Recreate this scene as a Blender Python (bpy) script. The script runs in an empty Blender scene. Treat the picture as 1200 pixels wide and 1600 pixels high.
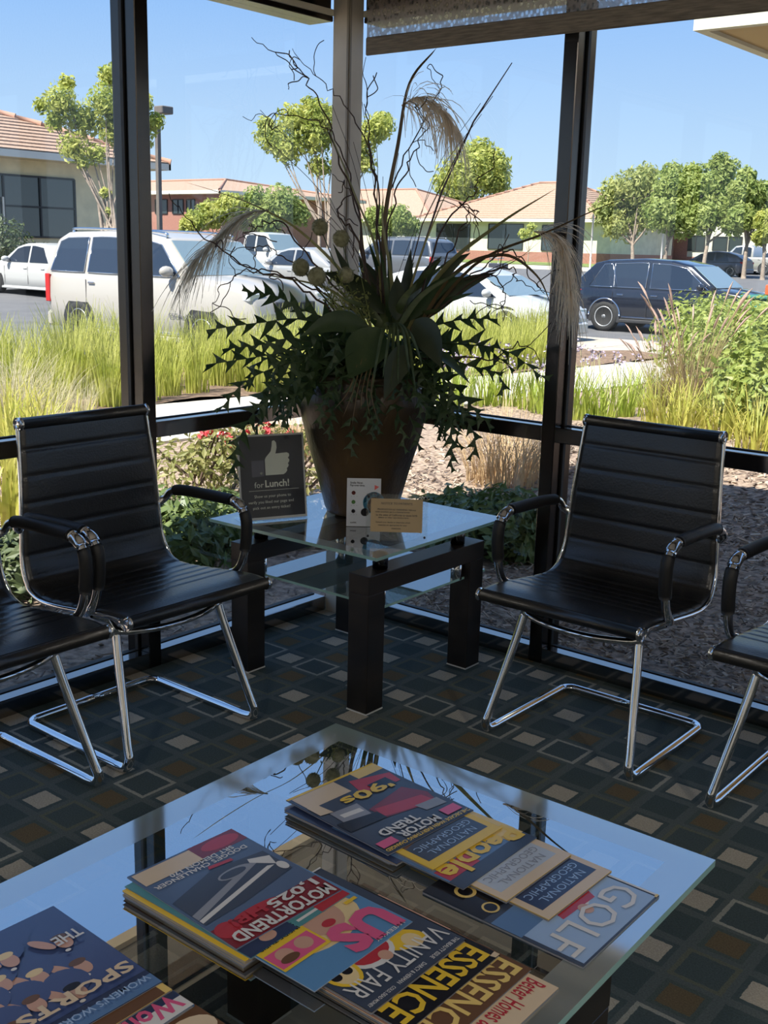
import bpy, math, random
from mathutils import Vector, Matrix, noise
random.seed(7)
PI = math.pi
scene = bpy.context.scene
col = scene.collection
# ------------------------------------------------------------------ camera
YAW, PITCH, ROLL, FPX = 0.6805, 0.2319, 0.0260, 1749.77
CAM = Vector((2.8129, -3.1988, 1.3913))
fw = Vector((-math.sin(YAW)*math.cos(PITCH), math.cos(YAW)*math.cos(PITCH), -math.sin(PITCH)))
r0 = Vector((math.cos(YAW), math.sin(YAW), 0)); u0 = r0.cross(fw)
RT = r0*math.cos(ROLL)+u0*math.sin(ROLL); UP = -r0*math.sin(ROLL)+u0*math.cos(ROLL)
cd = bpy.data.cameras.new('camera'); cam = bpy.data.objects.new('camera', cd); col.objects.link(cam)
cd.sensor_fit = 'VERTICAL'; cd.sensor_height = 36; cd.sensor_width = 27; cd.lens = FPX/1600*36
cd.clip_start = .05; cd.clip_end = 1000
m = Matrix((RT, UP, -fw)).transposed().to_4x4(); m.translation = CAM
cam.matrix_world = m
scene.camera = cam
# ------------------------------------------------------------------ sky, sun, exposure
w = bpy.data.worlds.new('sky'); scene.world = w; w.use_nodes = True
nt = w.node_tree; nt.nodes.clear()
tc = nt.nodes.new('ShaderNodeTexCoord'); sx = nt.nodes.new('ShaderNodeSeparateXYZ')
rp = nt.nodes.new('ShaderNodeValToRGB'); bgn = nt.nodes.new('ShaderNodeBackground'); ow = nt.nodes.new('ShaderNodeOutputWorld')
nt.links.new(tc.outputs['Generated'], sx.inputs[0]); nt.links.new(sx.outputs['Z'], rp.inputs[0])
nt.links.new(rp.outputs[0], bgn.inputs[0]); nt.links.new(bgn.outputs[0], ow.inputs[0])
e = rp.color_ramp.elements
e[0].position = 0.0; e[0].color = (.45, .56, .65, 1)
e[1].position = 1.0; e[1].color = (.07, .17, .42, 1)
for ps, cc in ((.06, (.36, .49, .64, 1)), (.20, (.20, .355, .63, 1)), (.45, (.17, .31, .58, 1))):
    k = e.new(ps); k.color = cc
bgn.inputs[1].default_value = .68
sd = bpy.data.lights.new('sun', 'SUN'); sun = bpy.data.objects.new('sun', sd); col.objects.link(sun)
sd.energy = 4.7; sd.angle = .0093; sd.color = (1, .95, .87)
SUNV = Vector((-.12, -.72, 1.0)).normalized()
sun.rotation_euler = SUNV.to_track_quat('Z', 'Y').to_euler(); sun.location = (10, -20, 30)
vs = scene.view_settings
vs.view_transform = 'Standard'; vs.look = 'None'; vs.exposure = 1.28; vs.gamma = 1; vs.use_curve_mapping = False
# warm downlights in the ceiling of the waiting room, behind the photographer
CEIL = 2.62
LAMPS = [(2.4, -4.6), (4.6, -2.2), (4.8, -4.8)]
# ------------------------------------------------------------------ helpers
def ray(px, py): return fw + RT*((px-600)/FPX) - UP*((py-800)/FPX)
def at_z(px, py, z): d = ray(px, py); return CAM + d*((z-CAM.z)/d.z)
def at_x(px, py, x): d = ray(px, py); return CAM + d*((x-CAM.x)/d.x)
def at_y(px, py, y): d = ray(px, py); return CAM + d*((y-CAM.y)/d.y)
def at_d(px, py, dep): return CAM + ray(px, py)*dep
def pix(p):
    d = Vector(p)-CAM; return 600+FPX*d.dot(RT)/d.dot(fw), 800-FPX*d.dot(UP)/d.dot(fw)
def depth(p): return (Vector(p)-CAM).dot(fw)
def interp(x, xs, ys):
    if x <= xs[0]: return ys[0]
    for i in range(1, len(xs)):
        if x <= xs[i]: return ys[i-1]+(ys[i]-ys[i-1])*(x-xs[i-1])/(xs[i]-xs[i-1])
    return ys[-1]
FX, FY = -math.sin(YAW), math.cos(YAW)
def gz(x, y):
    s = FX*(x-CAM.x)+FY*(y-CAM.y)
    return interp(s, [0, 8.5, 17, 21, 27, 36, 80, 150, 400], [-.09, -.11, -.34, -.38, -.42, -.15, .22, .6, 1.2])
def ground(px, py, lift=0):
    d = ray(px, py); d = d/math.hypot(d.x, d.y); t = 3.0
    while t < 400:
        q = CAM+d*t
        if q.z < gz(q.x, q.y): break
        t += .02*max(1, t/20)
    q.z = gz(q.x, q.y)+lift
    return q
def tag(o, label, cat, group=None, kind=None):
    if label: o['label'] = label
    if cat: o['category'] = cat
    if group: o['group'] = group
    if kind: o['kind'] = kind
    return o
def empty(name, loc=(0, 0, 0), rz=0, parent=None):
    o = bpy.data.objects.new(name, None); col.objects.link(o); o.location = loc; o.rotation_euler = (0, 0, rz)
    o.empty_display_size = .1
    if parent: o.parent = parent
    return o
def copy_tree(o, parent=None):
    c = o.copy(); col.objects.link(c); c.parent = parent
    for ch in list(o.children): copy_tree(ch, c)
    return c
MATS = {}
def mat(name, c, rough=.6, metal=0, spec=.5, nscale=0, namp=.15, c2=None, bump=0, bscale=None, coat=0, trans=0, stretch=None, emit=None):
    if name in MATS: return MATS[name]
    ma = bpy.data.materials.new(name); ma.use_nodes = True; t = ma.node_tree; b = t.nodes['Principled BSDF']
    c = tuple(c)+((1,) if len(c) == 3 else ())
    b.inputs['Base Color'].default_value = c; b.inputs['Roughness'].default_value = rough
    b.inputs['Metallic'].default_value = metal; b.inputs['Specular IOR Level'].default_value = spec
    b.inputs['Coat Weight'].default_value = coat; b.inputs['Coat Roughness'].default_value = .05
    if emit: b.inputs['Emission Color'].default_value = emit[:3]+(1,); b.inputs['Emission Strength'].default_value = emit[3]
    if nscale or bump:
        tcn = t.nodes.new('ShaderNodeTexCoord'); src = tcn.outputs['Object']
        if stretch:
            mp = t.nodes.new('ShaderNodeMapping'); mp.inputs['Scale'].default_value = stretch; t.links.new(src, mp.inputs[0]); src = mp.outputs[0]
        n = t.nodes.new('ShaderNodeTexNoise'); n.inputs['Scale'].default_value = nscale or bscale; n.inputs['Detail'].default_value = 4; t.links.new(src, n.inputs['Vector'])
        if nscale:
            r = t.nodes.new('ShaderNodeValToRGB'); t.links.new(n.outputs['Fac'], r.inputs[0])
            a = c; d = (tuple(c2)+(1,)) if c2 else tuple(min(1, v*(1+namp*2)) for v in c[:3])+(1,)
            if not c2: a = tuple(v*(1-namp*2) for v in c[:3])+(1,)
            r.color_ramp.elements[0].color = a; r.color_ramp.elements[1].color = d
            r.color_ramp.elements[0].position = .35; r.color_ramp.elements[1].position = .65
            t.links.new(r.outputs[0], b.inputs['Base Color'])
        if bump:
            bp = t.nodes.new('ShaderNodeBump'); bp.inputs['Strength'].default_value = bump; bp.inputs['Distance'].default_value = .01
            if bscale and nscale:
                n = t.nodes.new('ShaderNodeTexNoise'); n.inputs['Scale'].default_value = bscale; t.links.new(src, n.inputs['Vector'])
            t.links.new(n.outputs['Fac'], bp.inputs['Height']); t.links.new(bp.outputs[0], b.inputs['Normal'])
    if trans:   # leaves: part of the light passes through
        tr = t.nodes.new('ShaderNodeBsdfTranslucent'); mx = t.nodes.new('ShaderNodeMixShader'); mx.inputs[0].default_value = trans
        tr.inputs[0].default_value = tuple(min(1, v*1.25) for v in c[:3])+(1,)
        if nscale: t.links.new(r.outputs[0], tr.inputs[0])
        t.links.new(b.outputs[0], mx.inputs[1]); t.links.new(tr.outputs[0], mx.inputs[2]); t.links.new(mx.outputs[0], t.nodes['Material Output'].inputs[0])
    MATS[name] = ma
    return ma
def glass_mat(name, tint, ior, rough=0.0, milk=0.0, milk_col=(.6, .7, .68), refl_tint=(1, 1, 1)):
    """clear pane: what lies behind shows tinted, the surface mirrors by Fresnel; milk = frosted share"""
    if name in MATS: return MATS[name]
    ma = bpy.data.materials.new(name); ma.use_nodes = True; t = ma.node_tree; t.nodes.clear()
    out = t.nodes.new('ShaderNodeOutputMaterial'); tr = t.nodes.new('ShaderNodeBsdfTransparent'); gl = t.nodes.new('ShaderNodeBsdfGlossy')
    tr.inputs[0].default_value = tuple(tint)+(1,); gl.inputs['Roughness'].default_value = rough; gl.inputs[0].default_value = tuple(refl_tint)+(1,)
    fr = t.nodes.new('ShaderNodeFresnel'); fr.inputs[0].default_value = ior
    ge = t.nodes.new('ShaderNodeNewGeometry'); inv = t.nodes.new('ShaderNodeMath'); inv.operation = 'SUBTRACT'; inv.inputs[0].default_value = 1
    t.links.new(ge.outputs['Backfacing'], inv.inputs[1]); mu = t.nodes.new('ShaderNodeMath'); mu.operation = 'MULTIPLY'
    t.links.new(fr.outputs[0], mu.inputs[0]); t.links.new(inv.outputs[0], mu.inputs[1])
    mx = t.nodes.new('ShaderNodeMixShader'); t.links.new(mu.outputs[0], mx.inputs[0])
    base = tr.outputs[0]
    if milk:
        df = t.nodes.new('ShaderNodeBsdfDiffuse'); df.inputs[0].default_value = tuple(milk_col)+(1,)
        tl = t.nodes.new('ShaderNodeBsdfTranslucent'); tl.inputs[0].default_value = tuple(milk_col)+(1,)
        m1 = t.nodes.new('ShaderNodeMixShader'); m1.inputs[0].default_value = .5; t.links.new(df.outputs[0], m1.inputs[1]); t.links.new(tl.outputs[0], m1.inputs[2])
        m2 = t.nodes.new('ShaderNodeMixShader'); m2.inputs[0].default_value = milk; t.links.new(tr.outputs[0], m2.inputs[1]); t.links.new(m1.outputs[0], m2.inputs[2]); base = m2.outputs[0]
    t.links.new(base, mx.inputs[1]); t.links.new(gl.outputs[0], mx.inputs[2]); t.links.new(mx.outputs[0], out.inputs[0])
    MATS[name] = ma
    return ma
class MB:
    """collects shapes, builds ONE mesh object"""
    def __init__(s): s.v = []; s.f = []; s.m = []; s.mats = []; s.mi = 0; s.sm = []; s.smooth = False
    def use(s, ma):
        if ma not in s.mats: s.mats.append(ma)
        s.mi = s.mats.index(ma); return s
    def add(s, vs, fs):
        o = len(s.v); s.v += [tuple(q) for q in vs]
        for f in fs: s.f.append([i+o for i in f]); s.m.append(s.mi); s.sm.append(s.smooth)
        return s
    def box(s, a, b, M=None):
        x0, y0, z0 = a; x1, y1, z1 = b
        vs = [Vector(q) for q in ((x0,y0,z0),(x1,y0,z0),(x1,y1,z0),(x0,y1,z0),(x0,y0,z1),(x1,y0,z1),(x1,y1,z1),(x0,y1,z1))]
        if M: vs = [M @ q for q in vs]
        return s.add(vs, [(0,3,2,1),(4,5,6,7),(0,1,5,4),(1,2,6,5),(2,3,7,6),(3,0,4,7)])
    def bbox(s, a, b, r, M=None):
        """box with chamfered vertical and horizontal edges"""
        a = Vector(a); b = Vector(b); vs = []; ix = {}
        for ax in range(3):
            for cx in (0, 1):
                for cy in (0, 1):
                    for cz in (0, 1):
                        q = [b[i] if (cx, cy, cz)[i] else a[i] for i in range(3)]
                        for i in range(3):
                            if i != ax: q[i] += -r if (cx, cy, cz)[i] else r
                        ix[(cx, cy, cz, ax)] = len(vs); vs.append(Vector(q))
        fs = []
        for ax in range(3):
            o1, o2 = [i for i in range(3) if i != ax]
            for side in (0, 1):
                lp = []
                for p1, p2 in ((0,0),(1,0),(1,1),(0,1)):
                    k = [0,0,0]; k[ax] = side; k[o1] = p1; k[o2] = p2; lp.append(ix[(k[0],k[1],k[2],ax)])
                fs.append(lp)
            for p1 in (0, 1):
                for p2 in (0, 1):
                    k0 = [0,0,0]; k1 = [0,0,0]; k0[o1] = k1[o1] = p1; k0[o2] = k1[o2] = p2; k1[ax] = 1
                    fs.append([ix[(*k0, o1)], ix[(*k1, o1)], ix[(*k1, o2)], ix[(*k0, o2)]])
        for cx in (0, 1):
            for cy in (0, 1):
                for cz in (0, 1): fs.append([ix[(cx,cy,cz,i)] for i in range(3)])
        if M: vs = [M @ q for q in vs]
        c = sum(vs, Vector())/len(vs); out = []
        for f in fs:
            p = [vs[i] for i in f]; n = (p[1]-p[0]).cross(p[2]-p[0])
            out.append(f if n.dot(sum(p, Vector())/len(p)-c) > 0 else f[::-1])
        return s.add(vs, out)
    def tube(s, pts, r, n=8, cap=True, closed=False, flat=1.0):
        pts = [Vector(q) for q in pts]; L = len(pts); rs = r if isinstance(r, (list, tuple)) else [r]*L
        vs = []; fs = []; up = None
        for i, q in enumerate(pts):
            a = pts[i-1] if (i > 0 or closed) else q; b = pts[(i+1) % L] if (i < L-1 or closed) else q
            d = (b-a)
            d = d.normalized() if d.length > 1e-9 else Vector((0, 0, 1))
            if up is None: up = Vector((0, 0, 1)) if abs(d.z) < .9 else Vector((1, 0, 0))
            x = d.cross(up)
            if x.length < 1e-4: x = d.orthogonal()
            x.normalize(); y = x.cross(d).normalized(); up = y
            for k in range(n):
                t = 2*PI*k/n; vs.append(q+x*(math.cos(t)*rs[i])+y*(math.sin(t)*rs[i]*flat))
        for i in range(L if closed else L-1):
            j = (i+1) % L
            for k in range(n): fs.append((i*n+k, i*n+(k+1) % n, j*n+(k+1) % n, j*n+k))
        if cap and not closed: fs.append(list(range(n))); fs.append([(L-1)*n+k for k in range(n)][::-1])
        return s.add(vs, fs)
    def lathe(s, prof, n=32, M=None, c=(0, 0, 0)):
        vs = []; fs = []; c = Vector(c)
        for r, z in prof:
            for k in range(n): vs.append(Vector((r*math.cos(2*PI*k/n), r*math.sin(2*PI*k/n), z))+c)
        if M: vs = [M @ q for q in vs]
        for i in range(len(prof)-1):
            for k in range(n): fs.append((i*n+k, i*n+(k+1) % n, (i+1)*n+(k+1) % n, (i+1)*n+k))
        if prof[0][0] > 1e-6: fs.append(list(range(n))[::-1])
        if prof[-1][0] > 1e-6: fs.append([(len(prof)-1)*n+k for k in range(n)])
        return s.add(vs, fs)
    def prism(s, poly, z0, z1, M=None):
        n = len(poly); vs = [Vector((x, y, z0)) for x, y in poly]+[Vector((x, y, z1)) for x, y in poly]
        ar = sum(poly[i][0]*poly[(i+1) % n][1]-poly[(i+1) % n][0]*poly[i][1] for i in range(n))
        fs = [list(range(n))[::-1], list(range(n, 2*n))]+[(i, (i+1) % n, n+(i+1) % n, n+i) for i in range(n)]
        if ar < 0: fs = [f[::-1] for f in fs]
        if M: vs = [M @ q for q in vs]
        return s.add(vs, fs)
    def poly(s, pts): return s.add([Vector(q) for q in pts], [list(range(len(pts)))])
    def grid(s, rows, flip=False):
        n = len(rows[0]); vs = [q for r in rows for q in r]; fs = []
        for i in range(len(rows)-1):
            for k in range(n-1):
                f = (i*n+k, i*n+k+1, (i+1)*n+k+1, (i+1)*n+k); fs.append(f[::-1] if flip else f)
        return s.add(vs, fs)
    def mesh(s, name, ma=None):
        me = bpy.data.meshes.new(name); me.from_pydata(s.v, [], s.f)
        for x in (s.mats or ([ma] if ma else [])): me.materials.append(x)
        me.polygons.foreach_set('material_index', s.m if s.mats else [0]*len(s.f)); me.polygons.foreach_set('use_smooth', s.sm); me.update()
        return me
    def build(s, name, ma=None, parent=None, loc=None):
        o = bpy.data.objects.new(name, s.mesh(name, ma)); col.objects.link(o)
        if parent: o.parent = parent
        if loc: o.location = loc
        return o
def S(): b = MB(); b.smooth = True; return b
def obj(name, me, parent=None, loc=(0, 0, 0), rot=(0, 0, 0), sc=1):
    o = bpy.data.objects.new(name, me); col.objects.link(o); o.location = loc; o.rotation_euler = rot; o.scale = (sc, sc, sc) if isinstance(sc, (int, float)) else sc
    if parent: o.parent = parent
    return o
def spline(pts, n=8):
    pts = [Vector(q) for q in pts]; out = []
    P = [pts[0]*2-pts[1]]+pts+[pts[-1]*2-pts[-2]]
    for i in range(1, len(P)-2):
        a, b, c, d = P[i-1], P[i], P[i+1], P[i+2]
        for k in range(n):
            t = k/n; out.append(.5*((2*b)+(c-a)*t+(2*a-5*b+4*c-d)*t*t+(3*b-a-3*c+d)*t**3))
    return out+[pts[-1]]
def text_mesh(body, w, h, ma, bold=0.0, align=None, name='lettering', keep=False):
    """flat lettering fitted in a w x h box whose lower left corner is the origin (keep: keep proportions)"""
    cu = bpy.data.curves.new('t', 'FONT'); cu.body = body; cu.size = 1; cu.offset = bold; cu.resolution_u = 2
    if align: cu.align_x = align
    o = bpy.data.objects.new('t', cu); col.objects.link(o)
    bpy.context.view_layer.update()
    me = bpy.data.meshes.new_from_object(o.evaluated_get(bpy.context.evaluated_depsgraph_get())); bpy.data.objects.remove(o); bpy.data.curves.remove(cu)
    xs = [v.co.x for v in me.vertices]; ys = [v.co.y for v in me.vertices]
    if not xs: return me
    x0, x1, y0, y1 = min(xs), max(xs), min(ys), max(ys)
    kx, ky = w/(x1-x0), h/(y1-y0)
    if keep: kx = ky = min(kx, ky)
    for v in me.vertices: v.co.x = (v.co.x-x0)*kx; v.co.y = (v.co.y-y0)*ky; v.co.z = 0
    me.materials.clear(); me.materials.append(ma); me.name = name
    return me
# ================================================================== the room
BRONZE = mat('bronze anodised frame', (.085, .075, .068), .22, 1, .5)
SILLM = mat('polished bronze rail', (.32, .30, .29), .13, 1, .5)
OUTER = mat('dull outer frame', (.03, .027, .025), .6)
BLACKG = mat('black gasket', (.01, .01, .01), .6)
BEIGE = mat('beige painted column', (.60, .54, .45), .45, nscale=6, namp=.05)
CREAM = mat('cream trim', (.72, .66, .52), .5)
PANE = glass_mat('window glass', (.965, .98, .98), 1.45)
F, D, ZS, ZR, ZH = .0508, .114, .055, .8275, 2.153
def carpet():
    ma = bpy.data.materials.new('patterned carpet'); ma.use_nodes = True; t = ma.node_tree; b = t.nodes['Principled BSDF']; N = t.nodes; K = t.links
    tcn = N.new('ShaderNodeTexCoord'); sp = N.new('ShaderNodeSeparateXYZ'); K.new(tcn.outputs['Object'], sp.inputs[0])
    def M(op, a, b2=None, c=None):
        n = N.new('ShaderNodeMath'); n.operation = op
        for i, q in enumerate((a, b2, c)):
            if q is None: continue
            if isinstance(q, (int, float)): n.inputs[i].default_value = q
            else: K.new(q, n.inputs[i])
        return n.outputs[0]
    u = M('DIVIDE', M('SUBTRACT', sp.outputs['X'], .027), .1213); v = M('DIVIDE', M('SUBTRACT', -.091, sp.outputs['Y']), .1157)
    wob = N.new('ShaderNodeTexNoise'); wob.inputs['Scale'].default_value = 90; K.new(tcn.outputs['Object'], wob.inputs['Vector'])
    wv = M('MULTIPLY', M('SUBTRACT', wob.outputs['Fac'], .5), .05)
    iu = M('FLOOR', M('ADD', u, .5)); iv = M('FLOOR', M('ADD', v, .5))
    du = M('ADD', M('ABSOLUTE', M('SUBTRACT', u, iu)), wv); dv = M('ADD', M('ABSOLUTE', M('SUBTRACT', v, iv)), wv)
    dm = M('MAXIMUM', du, dv)
    ou = M('FLOORED_MODULO', iu, 2); ov = M('FLOORED_MODULO', iv, 2); o4 = M('GREATER_THAN', M('FLOORED_MODULO', iv, 4), 1.5)
    isL = M('MULTIPLY', M('SUBTRACT', 1, ou), M('SUBTRACT', 1, ov)); isB = M('MULTIPLY', ou, ov)
    isE = M('MULTIPLY', ou, M('SUBTRACT', 1, ov)); isO = M('MULTIPLY', isE, M('SUBTRACT', 1, o4)); isD = M('MULTIPLY', M('SUBTRACT', 1, ou), ov)
    ins3 = M('LESS_THAN', dm, .30); ins4 = M('LESS_THAN', dm, .40); ins5 = M('LESS_THAN', dm, .46)
    def mix(fac, a, bcol):
        n = N.new('ShaderNodeMix'); n.data_type = 'RGBA'; K.new(fac, n.inputs[0])
        for i, q in ((6, a), (7, bcol)):
            if isinstance(q, tuple): n.inputs[i].default_value = q+(1,)
            else: K.new(q, n.inputs[i])
        return n.outputs[2]
    c = mix(ins4, (.095, .112, .105), (.066, .086, .084))
    c = mix(M('MULTIPLY', isD, ins4), c, (.058, .078, .076))
    c = mix(M('MULTIPLY', isB, ins4), c, (.075, .095, .085))
    c = mix(M('MULTIPLY', isL, ins3), c, (.40, .35, .27)); c = mix(M('MULTIPLY', isB, ins3), c, (.135, .10, .055))
    ring = M('MULTIPLY', isO, M('MULTIPLY', M('LESS_THAN', dm, .50), M('GREATER_THAN', dm, .41))); c = mix(ring, c, (.30, .29, .24))
    ring2 = M('MULTIPLY', M('MULTIPLY', isE, o4), M('MULTIPLY', M('LESS_THAN', dm, .47), M('GREATER_THAN', dm, .38))); c = mix(ring2, c, (.12, .125, .09))
    nz = N.new('ShaderNodeTexNoise'); nz.inputs['Scale'].default_value = 260; nz.inputs['Detail'].default_value = 3; K.new(tcn.outputs['Object'], nz.inputs['Vector'])
    mul = N.new('ShaderNodeMix'); mul.data_type = 'RGBA'; mul.blend_type = 'MULTIPLY'; mul.inputs[0].default_value = 1; K.new(c, mul.inputs[6])
    sc = M('ADD', M('MULTIPLY', nz.outputs['Fac'], 1.0), .5); cb = N.new('ShaderNodeCombineColor')
    for i in range(3): K.new(sc, cb.inputs[i])
    K.new(cb.outputs[0], mul.inputs[7]); K.new(mul.outputs[2], b.inputs['Base Color'])
    b.inputs['Roughness'].default_value = .95; b.inputs['Specular IOR Level'].default_value = .1
    bp = N.new('ShaderNodeBump'); bp.inputs['Strength'].default_value = .6; bp.inputs['Distance'].default_value = .006
    hh = M('ADD', M('MULTIPLY', nz.outputs['Fac'], .7), M('MULTIPLY', M('GREATER_THAN', dm, .46), -.35))
    K.new(hh, bp.inputs['Height']); K.new(bp.outputs[0], b.inputs['Normal'])
    return ma
def struct(o): o['kind'] = 'structure'; return o
RX, RY = 6.2, -6.2
struct(MB().box((-D, RY, -.15), (RX, D, 0)).build('floor', carpet()))
struct(MB().box((-D, RY, CEIL), (RX, D, CEIL+.1)).build('ceiling', mat('ceiling paint', (.82, .82, .80), .9)))
WALLP = mat('wall paint', (.68, .66, .60), .9, nscale=4, namp=.04)
struct(MB().box((-D, RY-.12, -.15), (RX+.12, RY, CEIL+.1)).build('wall_back', WALLP))
struct(MB().box((RX, RY, -.15), (RX+.12, D, CEIL+.1)).build('wall_far_right', WALLP))
def storefront(name, fn, mull, end):
    """aluminium frame wall; fn maps (t along wall from the corner, n outwards, z) to world"""
    root = struct(empty(name))
    def bx(t0, t1, n0, n1, z0, z1, nm, ma, par=root, r=.0025):
        b = MB(); b.bbox((t0, n0, z0), (t1, n1, z1), r)
        b.v = [tuple(fn(*q)) for q in b.v]
        b2 = MB(); c = sum((Vector(q) for q in b.v), Vector())/len(b.v); fs = []
        for f in b.f:
            p = [Vector(b.v[i]) for i in f]; nn = (p[1]-p[0]).cross(p[2]-p[0])
            fs.append(f if nn.dot(sum(p, Vector())/len(p)-c) > 0 else f[::-1])
        b2.add(b.v, fs); return b2.build(nm, ma, par)
    xs = [.0749]+[q for mm in mull for q in (mm, mm+F)]+[end]
    for mm in mull:
        mo = bx(mm, mm+F, 0, D, 0, ZH, 'mullion', BRONZE)
        bx(mm+F, mm+F+.008, .050, .066, ZS, ZH, 'gasket', BLACKG, mo, .001); bx(mm-.008, mm, .050, .066, ZS, ZH, 'gasket', BLACKG, mo, .001)
    for i in range(0, len(xs), 2):
        a, b = xs[i], xs[i+1]
        so = bx(a, b, 0, .062, 0, ZS, 'sill', SILLM); ro = bx(a, b, 0, .062, ZR-F, ZR, 'rail', SILLM)
        bx(a, b, .062, D, 0, ZS-.014, 'outer_sill', OUTER, so); bx(a, b, .062, D, ZR-F, ZR-.014, 'outer_rail', OUTER, ro)
        for z0, z1 in ((ZS, ZR-F), (ZR, ZH)):
            bx(a+.0005 if i else -.02, b-.0005, .055, .061, z0+.0005, z1-.0005, 'glass_pane', PANE, r=.0005)
            bx(a+.009, b-.009, .050, .066, z0, z0+.003, 'gasket', BLACKG, r=.001)
        bx(a, b, 0, D, ZH, ZH+.018, 'header', BRONZE); bx(a, b, -.004, D, ZH+.018, ZH+.040, 'header_trim', CREAM)
        bx(a, b, 0.01, D, ZH+.040, CEIL, 'head_panel', BRONZE)
    return root
wl = storefront('wall_left', lambda t, n, z: Vector((-n, -t, z)), [.8953, 1.89, 2.9, 3.9], 6.2)
wr = storefront('wall_right', lambda t, n, z: Vector((t, n, z)), [.8886, 1.90, 2.9, 3.9], 6.2)
cp = struct(empty('trim_1'))
b = MB().prism([(0, -.0745), (.071, -.0745), (.0745, -.071), (.0745, 0), (.02, .060), (-.060, .02)], 0, CEIL); b.build('column', BEIGE, cp)
MB().box((.0745, -.0745, 0), (.0785, -.066, CEIL)).box((.066, -.0785, 0), (.0745, -.0745, CEIL)).build('corner_bead', mat('column bead', (.30, .26, .21), .5), cp)
# eave of this building: roof slab, fascia and soffit shading the beds
rf = struct(empty('roof_eave'))
MB().box((-1.3, RY, 2.98), (RX+1, 1.45, 3.05)).build('soffit', mat('soffit', (.22, .21, .19), .8), rf)
b = MB(); b.box((-1.37, RY, 2.95), (-1.3, 1.52, 3.17)); b.box((-1.3, 1.45, 2.95), (RX+1, 1.52, 3.17)); b.build('fascia', CREAM, rf)
TILE = mat('roof tile', (.32, .205, .14), .75, nscale=9, c2=(.42, .295, .21))
MB().add([(-1.35, RY, 3.1), (RX+1, RY, 3.1), (RX+1, 1.5, 3.1), (-1.35, 1.5, 3.1), (3.0, RY, 4.5), (RX+1, RY, 4.5), (RX+1, -3, 4.5), (3.0, -3, 4.5)], [(0, 4, 7, 3), (3, 7, 6, 2), (4, 5, 6, 7), (0, 1, 5, 4), (1, 2, 6, 5), (0, 3, 2, 1)]).build('roof_slope', TILE, rf)
# porch roof seen at the top right through the window
pr = empty('porch_roof', at_z(1083, 48, 2.55)); q = pr.location.copy(); pr.location = (q.x, q.y, 0); tag(pr, 'cream porch roof corner jutting in at the upper right', 'porch roof')
MB().box((0, 0, q.z), (5, .06, q.z+.14)).box((0, .06, q.z), (.06, 3.2, q.z+.14)).box((0, 3.2, q.z), (5, 3.26, q.z+.14)).build('fascia', mat('pale green-cream fascia', (.62, .62, .50), .6), pr)
MB().box((.06, .06, q.z+.02), (5, 3.2, q.z+.08)).build('soffit', mat('tan soffit', (.55, .42, .22), .8), pr)
MB().box((.06, .06, q.z+.08), (5, 3.2, q.z+.13)).build('roof_deck', TILE, pr)
MB().bbox((4.5, .3, gz(q.x+4.5, q.y)), (4.8, .6, q.z+.02), .01).build('post', CREAM, pr)
# roller shade on the right-hand window
sh = empty('roller_shade', (0, 0, 0)); tag(sh, 'grey woven roller shade rolled down a little over the right-hand window', 'roller shade')
def shade_mat():
    ma = bpy.data.materials.new('woven shade'); ma.use_nodes = True; t = ma.node_tree; t.nodes.clear(); N = t.nodes; K = t.links
    out = N.new('ShaderNodeOutputMaterial'); tr = N.new('ShaderNodeBsdfTransparent'); df = N.new('ShaderNodeBsdfDiffuse'); tl = N.new('ShaderNodeBsdfTranslucent')
    df.inputs[0].default_value = (.22, .18, .14, 1); tl.inputs[0].default_value = (.75, .74, .74, 1); tr.inputs[0].default_value = (.9, .9, .9, 1)
    m1 = N.new('ShaderNodeMixShader'); m1.inputs[0].default_value = .55; K.new(df.outputs[0], m1.inputs[1]); K.new(tl.outputs[0], m1.inputs[2])
    tcn = N.new('ShaderNodeTexCoord'); mp = N.new('ShaderNodeMapping'); mp.inputs['Scale'].default_value = (1, 1, .8); K.new(tcn.outputs['Object'], mp.inputs[0])
    vo = N.new('ShaderNodeTexVoronoi'); vo.inputs['Scale'].default_value = 75; K.new(mp.outputs[0], vo.inputs['Vector'])
    r = N.new('ShaderNodeValToRGB'); K.new(vo.outputs['Distance'], r.inputs[0]); r.color_ramp.elements[0].position = .15; r.color_ramp.elements[1].position = .6
    r.color_ramp.elements[0].color = (.12, .12, .12, 1); r.color_ramp.elements[1].color = (.58, .58, .58, 1)
    m2 = N.new('ShaderNodeMixShader'); K.new(r.outputs[0], m2.inputs[0]); K.new(tr.outputs[0], m2.inputs[1]); K.new(m1.outputs[0], m2.inputs[2]); K.new(m2.outputs[0], out.inputs[0])
    return ma
MB().box((.142, -.0605, 2.085), (6.0, -.0595, 2.52)).build('fabric', shade_mat(), sh)
HEM = mat('shade hem', (.15, .125, .10), .8, nscale=60, c2=(.26, .22, .17), stretch=(.25, 1, 3))
MB().bbox((.14, -.066, 2.033), (6.0, -.054, 2.092), .004).build('hem_bar', HEM, sh)
S().tube([(.12, -.06, 2.54), (6.05, -.06, 2.54)], .035, 16).build('roller', HEM, sh)
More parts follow.
